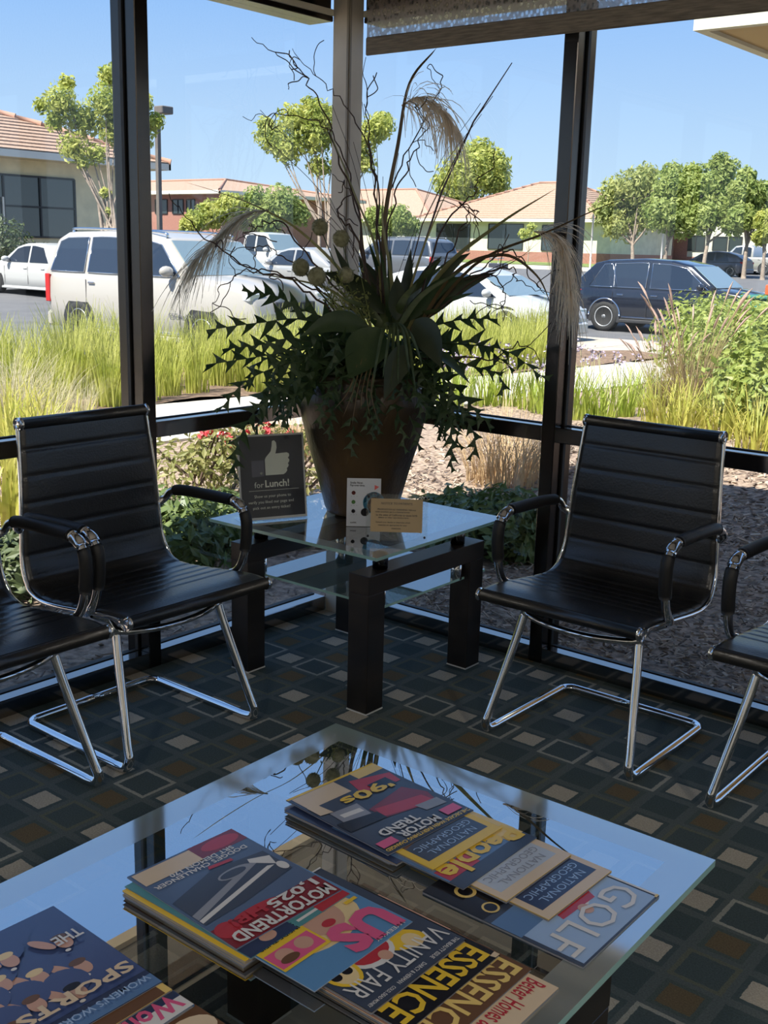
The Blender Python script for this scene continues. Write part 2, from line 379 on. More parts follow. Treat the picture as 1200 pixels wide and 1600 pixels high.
# downlights
for i, (x, y) in enumerate(LAMPS):
    t = empty('ceiling_light', (x, y, CEIL)); tag(t, ['recessed warm ceiling light behind the coffee table', 'recessed warm ceiling light near the right-hand windows', 'recessed warm ceiling light in the back of the room'][i], 'ceiling light', 'recessed ceiling lights')
    b = S(); b.lathe([(.10, -.004), (.105, -.012), (.085, -.012), (.08, -.001)], 24); b.build('trim_ring', mat('white trim ring', (.8, .8, .78), .5), t)
    S().lathe([(.0, -.002), (.08, -.002)], 24).build('lens', mat('lamp lens', (1, .8, .5), .5, emit=(1, .72, .38, 18)), t)
    ld = bpy.data.lights.new('downlight', 'AREA'); ld.shape = 'DISK'; ld.size = .16; ld.energy = 11; ld.color = (1, .93, .84)
    lo = bpy.data.objects.new('bulb', ld); col.objects.link(lo); lo.parent = t; lo.location = (0, 0, -.02)
# ================================================================== chairs
LEATH = mat('black leatherette', (.012, .012, .013), .30, 0, .7, bump=.10, bscale=160)
CHROME = mat('chrome', (.78, .78, .80), .06, 1)
ARMP = mat('black arm pad', (.012, .012, .013), .5, 0, .4)
def side_profile():
    """seat and back sling seen from the side: (y, z), front edge first"""
    return spline([(0, -.262, .445), (0, -.20, .447), (0, -.08, .436), (0, .04, .424), (0, .115, .424), (0, .17, .447), (0, .198, .50), (0, .205, .58), (0, .212, .72), (0, .228, .86), (0, .233, .885)], 7)
def hw(z, y):
    return .250-.032*max(0, min(1, (z-.43)/.45)) if y > .05 else .250
def make_chair():
    root = empty('office_visitor_chair')
    P = side_profile()
    # arc length resample, channels (ribs) every 45 mm
    L = [0]
    for a, b in zip(P, P[1:]): L.append(L[-1]+(b-a).length)
    def at(s):
        for i in range(1, len(L)):
            if s <= L[i] or i == len(L)-1:
                k = (s-L[i-1])/(L[i]-L[i-1]); return P[i-1].lerp(P[i], k), (P[i]-P[i-1]).normalized()
    tot = L[-1]
    def sling(s0, s1, name, ribs):
        rows = []; n = int((s1-s0)/.0055)
        rowsb = []
        for i in range(n+1):
            s = s0+(s1-s0)*i/n; q, d = at(s); nn = Vector((0, -d.z, d.y))
            if nn.z < 0 and q.z < .45: nn = -nn
            t = .011
            for rb in ribs:
                if abs(s-rb) < .009: t = min(t, .007+.004*(abs(s-rb)/.009)**.6)
            h = hw(q.z, q.y); row = []; rb_ = []
            for k, (fx, ft) in enumerate(((-1, .25), (-.985, .8), (-.93, 1), (-.5, 1), (0, 1), (.5, 1), (.93, 1), (.985, .8), (1, .25))):
                row.append(q+Vector((fx*h, 0, 0))+nn*(t*ft)); rb_.append(q+Vector((fx*h, 0, 0))-nn*(t*ft))
            rows.append(row); rowsb.append(rb_)
        b = S(); b.grid(rows, True); b.grid(rowsb)
        for R, RB, fl in ((rows[0], rowsb[0], False), (rows[-1], rowsb[-1], True)): b.grid([R, RB], not fl)
        for k, fl in ((0, True), (-1, False)): b.grid([[r[k] for r in rows], [r[k] for r in rowsb]], not fl)
        return b.build(name, LEATH, root)
    sb = .42
    sling(.0, sb, 'seat', [.125+.050*i for i in range(6)])
    sling(sb, tot, 'backrest', [sb+.03+.074*i for i in range(6)])
    # rolled front and top edges
    for q, nm, h in ((P[0]+Vector((0, 0, -.008)), 'seat', .250), (P[-1]+Vector((0, -.002, .006)), 'backrest', hw(.885, .2))):
        par = [c for c in root.children if c.name.split('.')[0] == nm][0]
        S().tube([q+Vector((-h+.004, 0, 0)), q+Vector((h-.004, 0, 0))], .0175, 14).build('rolled_edge', LEATH, par)
        for sgn in (-1, 1):
            c = S(); xx = sgn*(h+.002); c.tube([q+Vector((xx-sgn*.008, 0, 0)), q+Vector((xx+sgn*.004, 0, 0))], .019, 16); c.use(CHROME)
            c.tube([q+Vector((xx+sgn*.004, 0, 0)), q+Vector((xx+sgn*.0055, 0, 0))], .012, 12).build('end_cap', CHROME, par)
    for sgn in (-1, 1):
        # chrome side rail along the sling edge
        pts = [q+Vector((sgn*(hw(q.z, q.y)+.004), 0, -.006 if q.z < .45 else 0)) for q in P[2:-2]]
        S().tube(pts, .0055, 8, flat=1.3).build('side_rail', CHROME, root)
        # arm: chrome flat tube with padded sleeves
        x = sgn*.262
        arm = S(); path = spline([(sgn*.246, .208, .600), (x, .195, .615), (x, .165, .640), (x, .10, .653), (x, -.06, .657), (x, -.115, .655), (x, -.150, .640), (x, -.168, .605), (x, -.166, .54), (x, -.150, .48), (x, -.125, .445), (sgn*.254, -.10, .432)], 5)
        ar = arm.tube(path, .012, 10).build('arm', CHROME, root)
        sl = S().tube([q for q in path[12:25]], [.0165]+[.0175]*11+[.0165], 12, flat=1).build('arm_pad', ARMP, ar)
        sl = S().tube([q for q in path[32:43]], [.0165]+[.0175]*9+[.0165], 12).build('arm_sleeve', ARMP, ar)
        kn = S().tube(path[25:32], .0165, 12).build('elbow_cover', CHROME, ar)
    # cantilever legs: one bent chrome tube from bow bar to floor runner and round the back
    R = .0125
    half = []
    pts = []
    for sgn in (-1, 1):
        leg = [(sgn*.182, -.125, .372), (sgn*.195, -.152, .28), (sgn*.225, -.218, .085), (sgn*.231, -.232, .045), (sgn*.234, -.222, .020), (sgn*.234, -.190, R), (sgn*.234, -.13, R), (sgn*.234, .17, R), (sgn*.232, .215, R), (sgn*.215, .238, R), (sgn*.18, .243, R), (0, .243, R)]
        S().tube(spline(leg, 5), R, 12).build('leg', CHROME, root)
        S().tube([(sgn*.182, -.125, .372), (sgn*.205, -.118, .405), (sgn*.248, -.115, .428)], .010, 10).build('bracket', CHROME, root)
    S().tube(spline([(-.182, -.125, .372), (-.16, -.145, .366), (-.08, -.165, .360), (0, -.170, .358), (.08, -.165, .360), (.16, -.145, .366), (.182, -.125, .372)], 5), .0095, 10).build('bow_bar', CHROME, root)
    S().tube([(-.248, .10, .412), (.248, .10, .412)], .009, 10).build('cross_bar', CHROME, root)
    return root
ch = make_chair()
G1 = 'black ribbed visitor chairs'
spots = [((1.36, -.385, 0), 0, 'black ribbed chair with chrome base just right of the glass end table'),
         ((.335, -1.245, 0), PI/2, 'black ribbed chair with chrome base just left of the glass end table'),
         ((.345, -1.815, 0), PI/2, 'black ribbed chair cut off by the left edge of the picture'),
         ((2.055, -.385, 0), 0, 'black ribbed chair cut off by the right edge of the picture')]
for i, (l, rz, lb) in enumerate(spots):
    o = ch if i == 0 else copy_tree(ch)
    o.location = l; o.rotation_euler = (0, 0, rz); tag(o, lb, 'chair', G1)
# ================================================================== tables
WENGE = mat('black-brown wenge veneer', (.010, .008, .007), .32, 0, .5, nscale=14, c2=(.022, .017, .014), stretch=(1, .12, 1))
GEDGE = mat('green glass edge', (.30, .50, .46), .15, 0, .5)
GCLEAR = glass_mat('table glass', (.80, .86, .85), 9.0)
GFROST = glass_mat('frosted table glass', (.70, .80, .78), 6.0, .06, .62, (.66, .74, .74))
GSHELF = glass_mat('frosted shelf glass', (.55, .66, .66), 3.5, .0, .42, (.45, .55, .55))
def glass_sheet(name, cx, cy, w, d, z0, z1, band, parent, rot=0, inner=None):
    """sheet with polished green rim and frosted border; the sheet and its frosted band are two parts"""
    M = Matrix.Translation((cx, cy, 0)) @ Matrix.Rotation(rot, 4, 'Z')
    b = MB(); W, Dd = w/2, d/2
    b.use(inner or GCLEAR)
    i0, j0 = W-band, Dd-band
    if band: b.poly([M @ Vector(q) for q in ((-i0, -j0, z1), (i0, -j0, z1), (i0, j0, z1), (-i0, j0, z1))])
    else: b.poly([M @ Vector(q) for q in ((-W, -Dd, z1), (W, -Dd, z1), (W, Dd, z1), (-W, Dd, z1))])
    b.poly([M @ Vector(q) for q in ((-W, -Dd, z0), (-W, Dd, z0), (W, Dd, z0), (W, -Dd, z0))])
    b.use(GEDGE)
    c = [(-W, -Dd), (W, -Dd), (W, Dd), (-W, Dd)]
    for k in range(4):
        a, e2 = c[k], c[(k+1) % 4]; b.poly([M @ Vector(q) for q in ((*a, z0), (*e2, z0), (*e2, z1), (*a, z1))])
    o = b.build(name, None, parent)
    if band:
        b = MB()
        inn = [(-i0, -j0), (i0, -j0), (i0, j0), (-i0, j0)]
        for k in range(4):
            a, e2, e3, a3 = c[k], c[(k+1) % 4], inn[(k+1) % 4], inn[k]
            b.poly([M @ Vector((*q, z1)) for q in (a, e2, e3, a3)])
        b.build('frosted_border', GFROST, o)
    return o
def glass_table(name, label, x0, x1, y0, y1, zb, lw, glass, shelf, group=None):
    root = empty(name, (0, 0, 0)); tag(root, label, 'table')
    for xa in (x0, x1-lw):
        MB().bbox((xa, y0, zb-.06), (xa+lw, y1, zb), .0015).build('beam', WENGE, root)
        for ya in (y0, y1-lw):
            lg = MB().bbox((xa+.0006, ya+.0006, .004), (xa+lw-.0006, ya+lw-.0006, zb-.06), .0015).build('leg', WENGE, root)
            MB().box((xa, ya, 0), (xa+lw, ya+lw, .004)).build('foot_pad', mat('white foot pad', (.6, .58, .54), .6), lg)
        for ya in (y0+.10, y1-.10):
            z1 = glass[4]; c = (xa+lw/2, ya)
            st = S().lathe([(.021, zb), (.024, zb+.002), (.024, z1-.003), (.021, z1)], 20, c=(c[0], c[1], 0)).build('standoff', mat('dark chrome standoff', (.10, .10, .11), .12, 1), root)
            if shelf: S().lathe([(.017, shelf[4]), (.02, shelf[4]+.002), (.02, zb-.062), (.017, zb-.06)], 20, c=(c[0], c[1], 0)).build('shelf_post', CHROME, root)
    glass_sheet('glass_top', *glass[:4], glass[4], glass[5], glass[6], root, glass[7])
    if shelf: glass_sheet('shelf', *shelf[:4], shelf[4], shelf[5], 0, root, shelf[6], GSHELF)
    return root
glass_table('end_table', 'square glass end table with black legs in the window corner', .188, .782, -.752, -.148, .44, .080,
            (.437, -.392, .71, .71, .490, .500, .055, .020), (.487, -.385, .55, .56, .318, .326, .010))
# coffee table, its long side running towards the photographer
cr = math.radians(1.2); cfx, cfy = 1.417, -1.612
ctx, cty = cfx+.40*math.cos(cr)+.60*math.sin(cr), cfy+.40*math.sin(cr)-.60*math.cos(cr)
glass_table('coffee_table', 'low glass coffee table spread with magazines', 1.47, 2.19, -2.56, -1.88, .39, .085,
            (ctx, cty, .80, 1.20, .438, .450, .060, cr), None)
# ================================================================== arrangement in the big vase
VX, VY, ZT = .372, -.308, .500
DV = depth((VX, VY, .95))
def PV(px, py, dd=0):
    dep = DV-dd
    while True:          # stay on the room side of the glass
        q = at_d(px, py, dep)
        if q.x > .035 and q.y < -.035: return q
        dep -= .01
arr = empty('potted_arrangement', (VX, VY, ZT)); tag(arr, 'tall bronze vase of dried grasses, fronds and curly twigs on the end table', 'floral arrangement')
IV = Matrix.Translation((-VX, -VY, -ZT))
def vasemat():
    ma = mat('mottled bronze glaze', (.008, .006, .005), .34, .0, .5, nscale=3.6, c2=(.085, .050, .018), stretch=(1, 1, .55), bump=.25, bscale=70)
    return ma
prof = [(.0, .0), (.105, .0), (.120, .004), (.128, .02), (.146, .09), (.168, .17), (.192, .25), (.209, .32), (.218, .37), (.219, .40), (.212, .43), (.196, .455), (.199, .468), (.203, .476), (.199, .482), (.188, .478), (.183, .455), (.17, .42), (.0, .40)]
S().lathe(prof, 56).build('vase', vasemat(), arr)
S().lathe([(.0, .43), (.184, .425)], 32).build('moss_fill', mat('dark moss', (.02, .022, .012), .95, bump=.6, bscale=60), arr)
DARKLEAF = mat('dark silk leaf', (.030, .062, .022), .45, nscale=12, c2=(.058, .095, .034), trans=.25)
BROADLEAF = mat('broad dull leaf', (.024, .038, .018), .5, nscale=8, c2=(.045, .06, .028), trans=.12)
OLIVE = mat('olive flax blade', (.26, .24, .075), .55, nscale=5, c2=(.38, .34, .14), trans=.3)
BROWNBL = mat('brown blade', (.11, .07, .03), .55, nscale=6, c2=(.19, .13, .06), trans=.15)
STRAP = mat('striped strap leaf', (.045, .070, .020), .5, nscale=20, c2=(.10, .13, .05), trans=.15)
PLUME = mat('pampas plume', (.78, .68, .55), .9, nscale=30, c2=(.90, .82, .70), trans=.5)
GPLUME = mat('grey pampas plume', (.52, .49, .42), .9, nscale=30, c2=(.68, .65, .57), trans=.55)
TWIG = mat('curly twig', (.050, .028, .020), .7, nscale=20, c2=(.085, .05, .035))
BALL = mat('dry ball flower', (.20, .19, .10), .95, nscale=60, c2=(.34, .33, .20))
SPRAY = mat('yellow-green spray', (.18, .22, .06), .7, nscale=30, c2=(.32, .34, .12), trans=.2)
def loc(pts): return [IV @ Vector(q) for q in pts]
def blade(name, pts, w, ma, tw=0.0, parent=arr, fold=.25, pw=.6):
    P = spline(loc(pts), 6); n = len(P); rows = []
    vdir = (CAM-Vector((VX, VY, 1.2))).normalized()
    for i, q in enumerate(P):
        d = (P[min(n-1, i+1)]-P[max(0, i-1)]).normalized(); k = i/(n-1)
        wd = w*max(.03, min(1, (k*5)+.25)*max(0, 1-k)**pw)
        side = d.cross(vdir).normalized(); side = (Matrix.Rotation(tw+.5*k, 3, d) @ side); nn = side.cross(d).normalized()
        rows.append([q-side*wd*.5, q+nn*wd*fold*.5, q+side*wd*.5])
    b = S(); b.grid(rows); return b.build(name, ma, parent)
def frond(pts, ll=.055, ma=DARKLEAF, sp=.030, seed=0, name='zigzag_frond'):
    rnd = random.Random(seed); P = spline(loc(pts), 10); b = MB(); n = len(P)
    b.tube(P, [max(.0012, .0036*(1-i/n)) for i in range(n)], 5)
    acc = 0; vd = (CAM-Vector((VX, VY, .95))).normalized(); sg = 1; tot = sum((P[i+1]-P[i]).length for i in range(n-1)); run = 0
    for i in range(1, n):
        seg = (P[i]-P[i-1]).length; acc += seg; run += seg
        if acc < sp*.62: continue
        acc = 0; sg = -sg; k = run/tot
        d = (P[i]-P[i-1]).normalized(); side = d.cross(vd).normalized()*sg; side = Matrix.Rotation(rnd.uniform(-.9, .9), 3, d) @ side
        l = ll*(1-.5*k**2)*rnd.uniform(.8, 1.2)*min(1, .5+k*3); nn = side.cross(d).normalized()
        a = P[i]-d*sp*.7; c = P[i]+d*sp*.55; f_ = rnd.uniform(.35, .85); w_ = nn*l*rnd.uniform(-.25, .25)
        tip = P[i]+side*l+d*l*f_+w_; mid = P[i]+side*l*.45+d*l*.10+nn*l*.10
        t1 = P[i]+side*l*.42-d*l*.04; t2 = P[i]+side*l*.45+d*l*(.14+f_*.4)+w_*.6
        b.add([a, t1, mid, tip, c, t2, P[i]], [(6, 0, 1), (6, 1, 2), (1, 3, 2), (2, 3, 5), (6, 2, 4), (2, 5, 4)])
    return b.build(name, ma, arr)
def leaf(bp, tp, w, dd0, dd1, ma=BROADLEAF, droop=.0, tw=0):
    a = PV(*bp, dd0); c = PV(*tp, dd1); mid = (a+c)/2+Vector((0, 0, droop)); P = spline(loc([a, mid, c]), 7); n = len(P); rows = []
    vd = (CAM-Vector((VX, VY, .95))).normalized()
    for i, q in enumerate(P):
        k = i/(n-1); d = (P[min(n-1, i+1)]-P[max(0, i-1)]).normalized(); s = Matrix.Rotation(tw, 3, d) @ d.cross(vd).normalized(); nn = s.cross(d).normalized()
        wd = w*max(.02, math.sin(PI*min(1, k**.8*.97+.03)))
        rows.append([q-s*wd*.5+nn*wd*.06, q-s*wd*.25-nn*wd*.02, q-nn*wd*.08, q+s*wd*.25-nn*wd*.02, q+s*wd*.5+nn*wd*.06])
    return S().grid(rows).build('broad_leaf', ma, arr)
def hairs(spine, n, length, droop, ma, seed, name='plume', spread=.10, w=.0022):
    rnd = random.Random(seed); P = spline(loc(spine), 10); b = MB()
    b.tube(P, [.003*(1-.8*i/len(P)) for i in range(len(P))], 5)
    for k in range(n):
        i = int(rnd.random()**.85*(len(P)-2)); q = P[i].lerp(P[i+1], rnd.random()); d = (P[i+1]-P[i]).normalized()
        l = length*rnd.uniform(.5, 1.1); v = (d*.9+Vector((rnd.gauss(0, 1), rnd.gauss(0, 1), rnd.gauss(0, 1)))*spread*3)
        v.normalize(); g = Vector((0, 0, -1)); pts = [q]; st = l/5
        for s in range(5):
            v = (v+g*droop).normalized(); pts.append(pts[-1]+v*st)
        sd = v.cross(Vector((rnd.gauss(0, 1), rnd.gauss(0, 1), 0))).normalized() if v.length else Vector((1, 0, 0))
        rows = [[p-sd*w*(1-.7*j/5), p+sd*w*(1-.7*j/5)] for j, p in enumerate(pts)]
        b.grid(rows)
    return b.build(name, ma, arr)
def twig(pts, r=.0032, wob=.012, seed=0, br=2, name='curly_twig'):
    rnd = random.Random(seed); P = spline(loc(pts), 7)
    P = [q+Vector((rnd.gauss(0, 1), rnd.gauss(0, 1), rnd.gauss(0, 1)))*wob*min(1, i/6)*.5 for i, q in enumerate(P)]
    P = spline(P, 2); n = len(P); b = S(); b.tube(P, [r*(1-.75*i/n) for i in range(n)], 6)
    for k in range(br):
        i = rnd.randint(n//3, n-3); q = P[i]; d = (P[i+1]-P[i]).normalized(); v = (d+Vector((rnd.gauss(0, 1), rnd.gauss(0, 1), rnd.gauss(0, 1)))*.7).normalized(); pts2 = [q]
        for s in range(6):
            v = (v+Vector((rnd.gauss(0, 1), rnd.gauss(0, 1), rnd.gauss(0, 1)))*.45).normalized(); pts2.append(pts2[-1]+v*.022)
        b.tube(spline(pts2, 3), r*.45, 5)
    return b.build(name, TWIG, arr)
def px(*q): return [PV(*a) for a in q]
# long flax blades
blade('flax_blade', px((592, 540, 0), (545, 440, .02), (470, 362, .06), (400, 322, .10), (340, 300, .13), (287, 284, .16)), .026, OLIVE, .9)
blade('flax_blade', px((600, 520, 0), (590, 400, .0), (557, 310, .02), (515, 205, .05), (498, 160, .07)), .024, OLIVE, .9)
blade('flax_blade', px((625, 540, 0), (690, 425, .02), (780, 350, .14), (868, 295, .22)), .030, OLIVE, .6)
blade('flax_blade', px((635, 540, 0), (740, 415, .10), (850, 365, .22), (930, 328, .30), (982, 308, .34)), .020, BROWNBL, .8)
blade('flax_blade', px((635, 540, 0), (710, 428, .08), (785, 398, .18), (838, 430, .25), (862, 478, .28)), .022, BROWNBL, .6)
blade('flax_blade', px((605, 520, 0), (600, 360, -.02), (622, 225, -.03), (640, 130, -.05), (682, 75, -.08)), .020, BROWNBL, .4, pw=.35)
blade('flax_blade', px((598, 520, 0), (588, 380, -.05), (590, 260, -.08), (583, 180, -.10)), .020, OLIVE, 1.0)
blade('flax_blade', px((610, 520, 0), (612, 440, .06), (598, 350, .09), (600, 300, .10)), .026, OLIVE, .7)
blade('flax_blade', px((625, 520, 0), (650, 420, .02), (685, 330, .03), (712, 272, .05)), .010, OLIVE, .3)
blade('flax_blade', px((585, 520, 0), (520, 455, .06), (430, 432, .10), (352, 418, .13)), .018, OLIVE, .8)
blade('flax_blade', px((635, 520, 0), (720, 445, .0), (800, 410, .16), (850, 372, .24)), .018, BROWNBL, .9)
blade('flax_blade', px((620, 520, 0), (700, 470, -.04), (760, 425, .06), (840, 390, .20)), .02, BROWNBL, .9)
S().tube(loc(px((618, 520, -.02), (690, 300, -.05), (740, 190, -.07), (800, 98, -.09))), [.0042, .0035, .0028, .0015], 6).build('straight_stem', mat('purple-brown stem', (.13, .09, .10), .6), arr)
S().tube(loc(px((615, 520, -.0), (660, 350, .02), (740, 190, .02), (770, 150, .02))), [.0025, .002, .0016, .001], 5).build('straight_stem', TWIG, arr)
# plumes
hairs(px((420, 328, .09), (385, 335, .10), (340, 372, .12), (300, 412, .13)), 230, .23, .17, GPLUME, 3, spread=.065, w=.0016)
hairs(px((628, 165, -.05), (655, 152, -.05), (690, 172, -.04), (715, 205, -.03)), 210, .21, .34, PLUME, 5, spread=.16, w=.0024)
hairs(px((835, 362, .20), (866, 366, .24), (882, 400, .26), (893, 470, .27)), 250, .21, .30, PLUME, 9, spread=.09, w=.0017)
# curly twigs
TW = [((575, 500, 0), (562, 350, .02), (525, 240, .04), (497, 150, .05), (452, 100, .05), (392, 62, .06)),
      ((580, 500, 0), (556, 330, .0), (516, 205, .01), (440, 178, .02), (383, 188, .03)),
      ((590, 500, 0), (590, 300, -.06), (548, 180, -.08), (505, 130, -.09), (456, 78, -.09)),
      ((600, 500, 0), (588, 300, .0), (574, 190, .01), (572, 95, .02)),
      ((605, 500, 0), (612, 320, .03), (650, 240, .06), (662, 195, .07), (640, 150, .08)),
      ((605, 500, 0), (600, 340, -.05), (640, 230, -.09), (690, 130, -.10), (670, 105, -.10), (690, 160, -.1)),
      ((560, 520, 0), (470, 450, .12), (375, 410, .18), (300, 350, .22), (266, 302, .24)),
      ((560, 520, 0), (480, 430, .06), (440, 400, .10), (405, 385, .12), (330, 400, .15)),
      ((555, 520, 0), (470, 440, .10), (385, 425, .14), (345, 450, .17), (332, 495, .18)),
      ((570, 500, 0), (500, 420, .0), (440, 350, -.02), (400, 358, -.03), (365, 380, -.03)),
      ((640, 520, 0), (720, 440, .05), (790, 420, .16), (815, 440, .20), (862, 463, .25)),
      ((640, 520, 0), (700, 400, .0), (730, 340, .0), (745, 330, .02), (735, 380, .02)),
      ((640, 520, 0), (690, 360, -.04), (740, 300, -.06), (745, 270, -.06)),
      ((640, 520, 0), (740, 430, -.06), (800, 395, .1), (835, 440, .2), (855, 460, .24)),
      ((640, 520, 0), (760, 430, .1), (790, 470, .14), (770, 490, .16)),
      ((595, 500, 0), (560, 380, .08), (530, 330, .1), (545, 300, .1), (520, 270, .1)),
      ((660, 560, .05), (760, 560, .1), (820, 540, .12), (850, 575, .14))]
for i, q in enumerate(TW): twig(px(*q), r=.0034 if i % 3 else .0042, wob=.011, seed=20+i, br=3)
for i in range(12):
    a = random.uniform(380, 760); t = random.uniform(90, 330)
    S().tube(loc(spline(px((600+random.uniform(-25, 25), 500, 0), (600+(a-600)*.5, 500+(t-500)*.55, random.uniform(-.08, .08)), (a, t+60, random.uniform(-.15, .15))), 6)), .0011, 4).build('wiry_stem', TWIG, arr)
# ball flowers
for i, (x, y, dd, r) in enumerate(((500, 355, .06, .027), (533, 373, .08, .027), (495, 432, .14, .030), (470, 418, .11, .028), (541, 430, .12, .025))):
    c = IV @ PV(x, y, dd); me = S(); n1 = 14
    S().tube(spline([c, c.lerp(IV @ PV(590, 540, 0), .35)+Vector((0, 0, -.02)), IV @ PV(590, 540, 0)], 6), .002, 5).build('ball_stem', mat('green stem', (.06, .09, .03), .6), arr)
    b = S(); rows = []
    for a in range(9):
        th = PI*a/8; rows.append([c+Vector((math.sin(th)*math.cos(2*PI*k/16), math.sin(th)*math.sin(2*PI*k/16), math.cos(th)))*r*(1+.03*((a+k) % 2)) for k in range(17)])
    b.grid(rows, True)
    rr = random.Random(i); b.smooth = False
    for k in range(170):
        v = Vector((rr.gauss(0, 1), rr.gauss(0, 1), rr.gauss(0, 1))).normalized(); s = v.orthogonal().normalized()*.0016
        b.add([c+v*r*.95-s, c+v*r*.95+s, c+v*r*1.16], [(0, 1, 2)])
    b.build('ball_flower', BALL, arr)
# broad leaves
LV = [((592, 512), (545, 592), .150, .16, .24, -.0), ((628, 490), (642, 388), .090, .02, .05, .0), ((600, 490), (505, 425), .10, .05, .12, .03), ((640, 500), (722, 432), .085, .03, .08, .03),
      ((648, 500), (690, 575), .13, .14, .22, .02), ((660, 500), (775, 425), .07, .0, -.05, .03), ((575, 510), (470, 525), .10, .12, .2, .03),
      ((600, 470), (560, 400), .08, -.04, -.02, .0), ((640, 480), (690, 400), .08, -.05, -.06, .02), ((560, 540), (500, 600), .09, .16, .22, .02),
      ((640, 540), (600, 625), .11, .2, .26, .02), ((620, 500), (620, 430), .09, .08, .12, 0), ((660, 545), (735, 600), .1, .12, .18, .02), ((570, 480), (520, 380), .05, .0, .0, 0), ((680, 450), (735, 395), .05, .0, .0, .02)]
for i, (a, c, wd, d0, d1, dr) in enumerate(LV): leaf(a, c, wd*(.72 if i else .9), d0, d1, droop=dr, tw=random.uniform(-1.2, 1.2) if i not in (0, 4) else .2, ma=BROADLEAF if i % 3 else DARKLEAF)
rl = random.Random(31)
for i in range(16):
    a_ = rl.uniform(-1.25, 1.25); L_ = rl.uniform(70, 135)
    blade('spear_leaf', px((610+12*a_, 515, rl.uniform(-.03, .08)), (610+math.sin(a_)*L_*.5, 510-math.cos(a_)*L_*.55, rl.uniform(-.05, .12)), (610+math.sin(a_)*L_*1.15, 510-math.cos(a_)*L_, rl.uniform(-.1, .16))), rl.uniform(.018, .036), STRAP if i % 2 else DARKLEAF, rl.uniform(-.6, .6), pw=.5)
# straps hanging over the front
for i, (x, y) in enumerate(((622, 600), (598, 590), (640, 585), (660, 570), (610, 610), (575, 640), (650, 615))):
    blade('strap_leaf', px((612, 505, .12), ((612+x)/2+4, 520, .20), (x, y, .25)), .016, STRAP, .3, pw=.3)
for i in range(6):
    blade('raffia_strand', px((560+i*6, 560, .2), (545+i*7, 610, .25), (522+i*14, 640+(i % 3)*12, .25)), .004, BROWNBL, .2, pw=.2)
# zigzag fronds placed as in the picture, then a ring of them all round the rim
FR = [((560, 535, .05), (480, 500, .14), (400, 505, .20), (322, 516, .24)), ((560, 545, .06), (480, 545, .16), (400, 558, .22), (322, 570, .26)),
      ((570, 560, .08), (470, 565, .18), (390, 592, .24), (344, 640, .26)), ((560, 570, .08), (470, 600, .18), (410, 630, .22), (372, 690, .22), (366, 742, .20)),
      ((540, 585, .10), (480, 610, .18), (450, 640, .2), (440, 662, .2)), ((540, 510, .04), (470, 482, .08), (430, 462, .1), (385, 456, .12)),
      ((560, 550, .05), (460, 530, .1), (400, 540, .12), (350, 545, .14)), ((565, 560, .1), (490, 580, .2), (440, 610, .25), (400, 640, .28)),
      ((640, 535, .0), (720, 538, .05), (790, 548, .16), (852, 592, .24)), ((650, 545, .02), (730, 570, .08), (778, 585, .12), (786, 615, .13)),
      ((650, 560, .05), (712, 605, .12), (745, 645, .16), (772, 668, .17)), ((650, 580, .08), (697, 640, .16), (706, 685, .18), (705, 732, .18)),
      ((655, 575, .06), (718, 640, .14), (742, 685, .16), (737, 714, .16)), ((640, 520, -.02), (715, 500, .0), (770, 498, .02)), ((650, 540, -.04), (740, 535, -.06), (800, 575, -.08)),
      ((645, 550, .1), (690, 590, .18), (715, 625, .2), (725, 660, .2)), ((630, 560, .12), (655, 620, .2), (672, 650, .22)), ((560, 560, .14), (520, 610, .22), (500, 640, .24))]
for i, q in enumerate(FR): frond(px(*q), ll=.064 if i < 8 else .056, seed=i)
for i in range(38):
    a = 2*PI*i/19+random.uniform(-.1, .1); R1 = random.uniform(.24, .40); dz = random.uniform(-.10, .16) if i < 19 else random.uniform(-.12, .02)
    c = Vector((VX, VY, .93)); dirv = Vector((math.cos(a), math.sin(a), 0))
    # keep clear of the glass behind
    R1 = min(R1, *( [abs((c.x-.03)/dirv.x)] if dirv.x < -.05 else [9]), *([abs((-.03-c.y)/dirv.y)] if dirv.y > .05 else [9]))
    frond([c+dirv*.04+Vector((0, 0, .0)), c+dirv*R1*.55+Vector((0, 0, .06+dz*.5)), c+dirv*R1*.9+Vector((0, 0, dz)), c+dirv*R1+Vector((0, 0, dz-.08))], ll=.046, seed=60+i, sp=.026)
for i in range(26):
    a = 2*PI*i/26+random.uniform(-.1, .1); R1 = random.uniform(.16, .30); dz = random.uniform(-.14, .10); c = Vector((VX, VY, 1.0)); dirv = Vector((math.cos(a), math.sin(a), 0))
    frond([c+dirv*.03+Vector((0, 0, -.03)), c+dirv*R1*.5+Vector((0, 0, .06)), c+dirv*R1*.85+Vector((0, 0, dz+.02)), c+dirv*R1+Vector((0, 0, dz-.07))], ll=.05, seed=120+i, sp=.024)
for i in range(10):
    x = random.uniform(500, 580); y = random.uniform(420, 475); base = IV @ PV(585, 530, .05); t = IV @ PV(x, y, random.uniform(.06, .16)); b = MB(); b.tube([base, base.lerp(t, .6), t], .0015, 4)
    for k in range(36):
        q = base.lerp(t, random.uniform(.55, 1.08))+Vector((random.gauss(0, .012), random.gauss(0, .012), random.gauss(0, .01))); s = Vector((random.gauss(0, 1), random.gauss(0, 1), random.gauss(0, 1))).normalized()*.007; s2 = s.orthogonal().normalized()*.003
        b.add([q-s, q+s2, q+s, q-s2], [(0, 1, 2, 3)])
    b.build('flower_spray', SPRAY, arr)
for ch_ in arr.children:          # nothing pokes through the panes
    if ch_.type == 'MESH':
        for v in ch_.data.vertices:
            if v.co.x+VX < .02: v.co.x = .02-VX+.004*random.random()
            if v.co.y+VY > -.02: v.co.y = -.02-VY-.004*random.random()
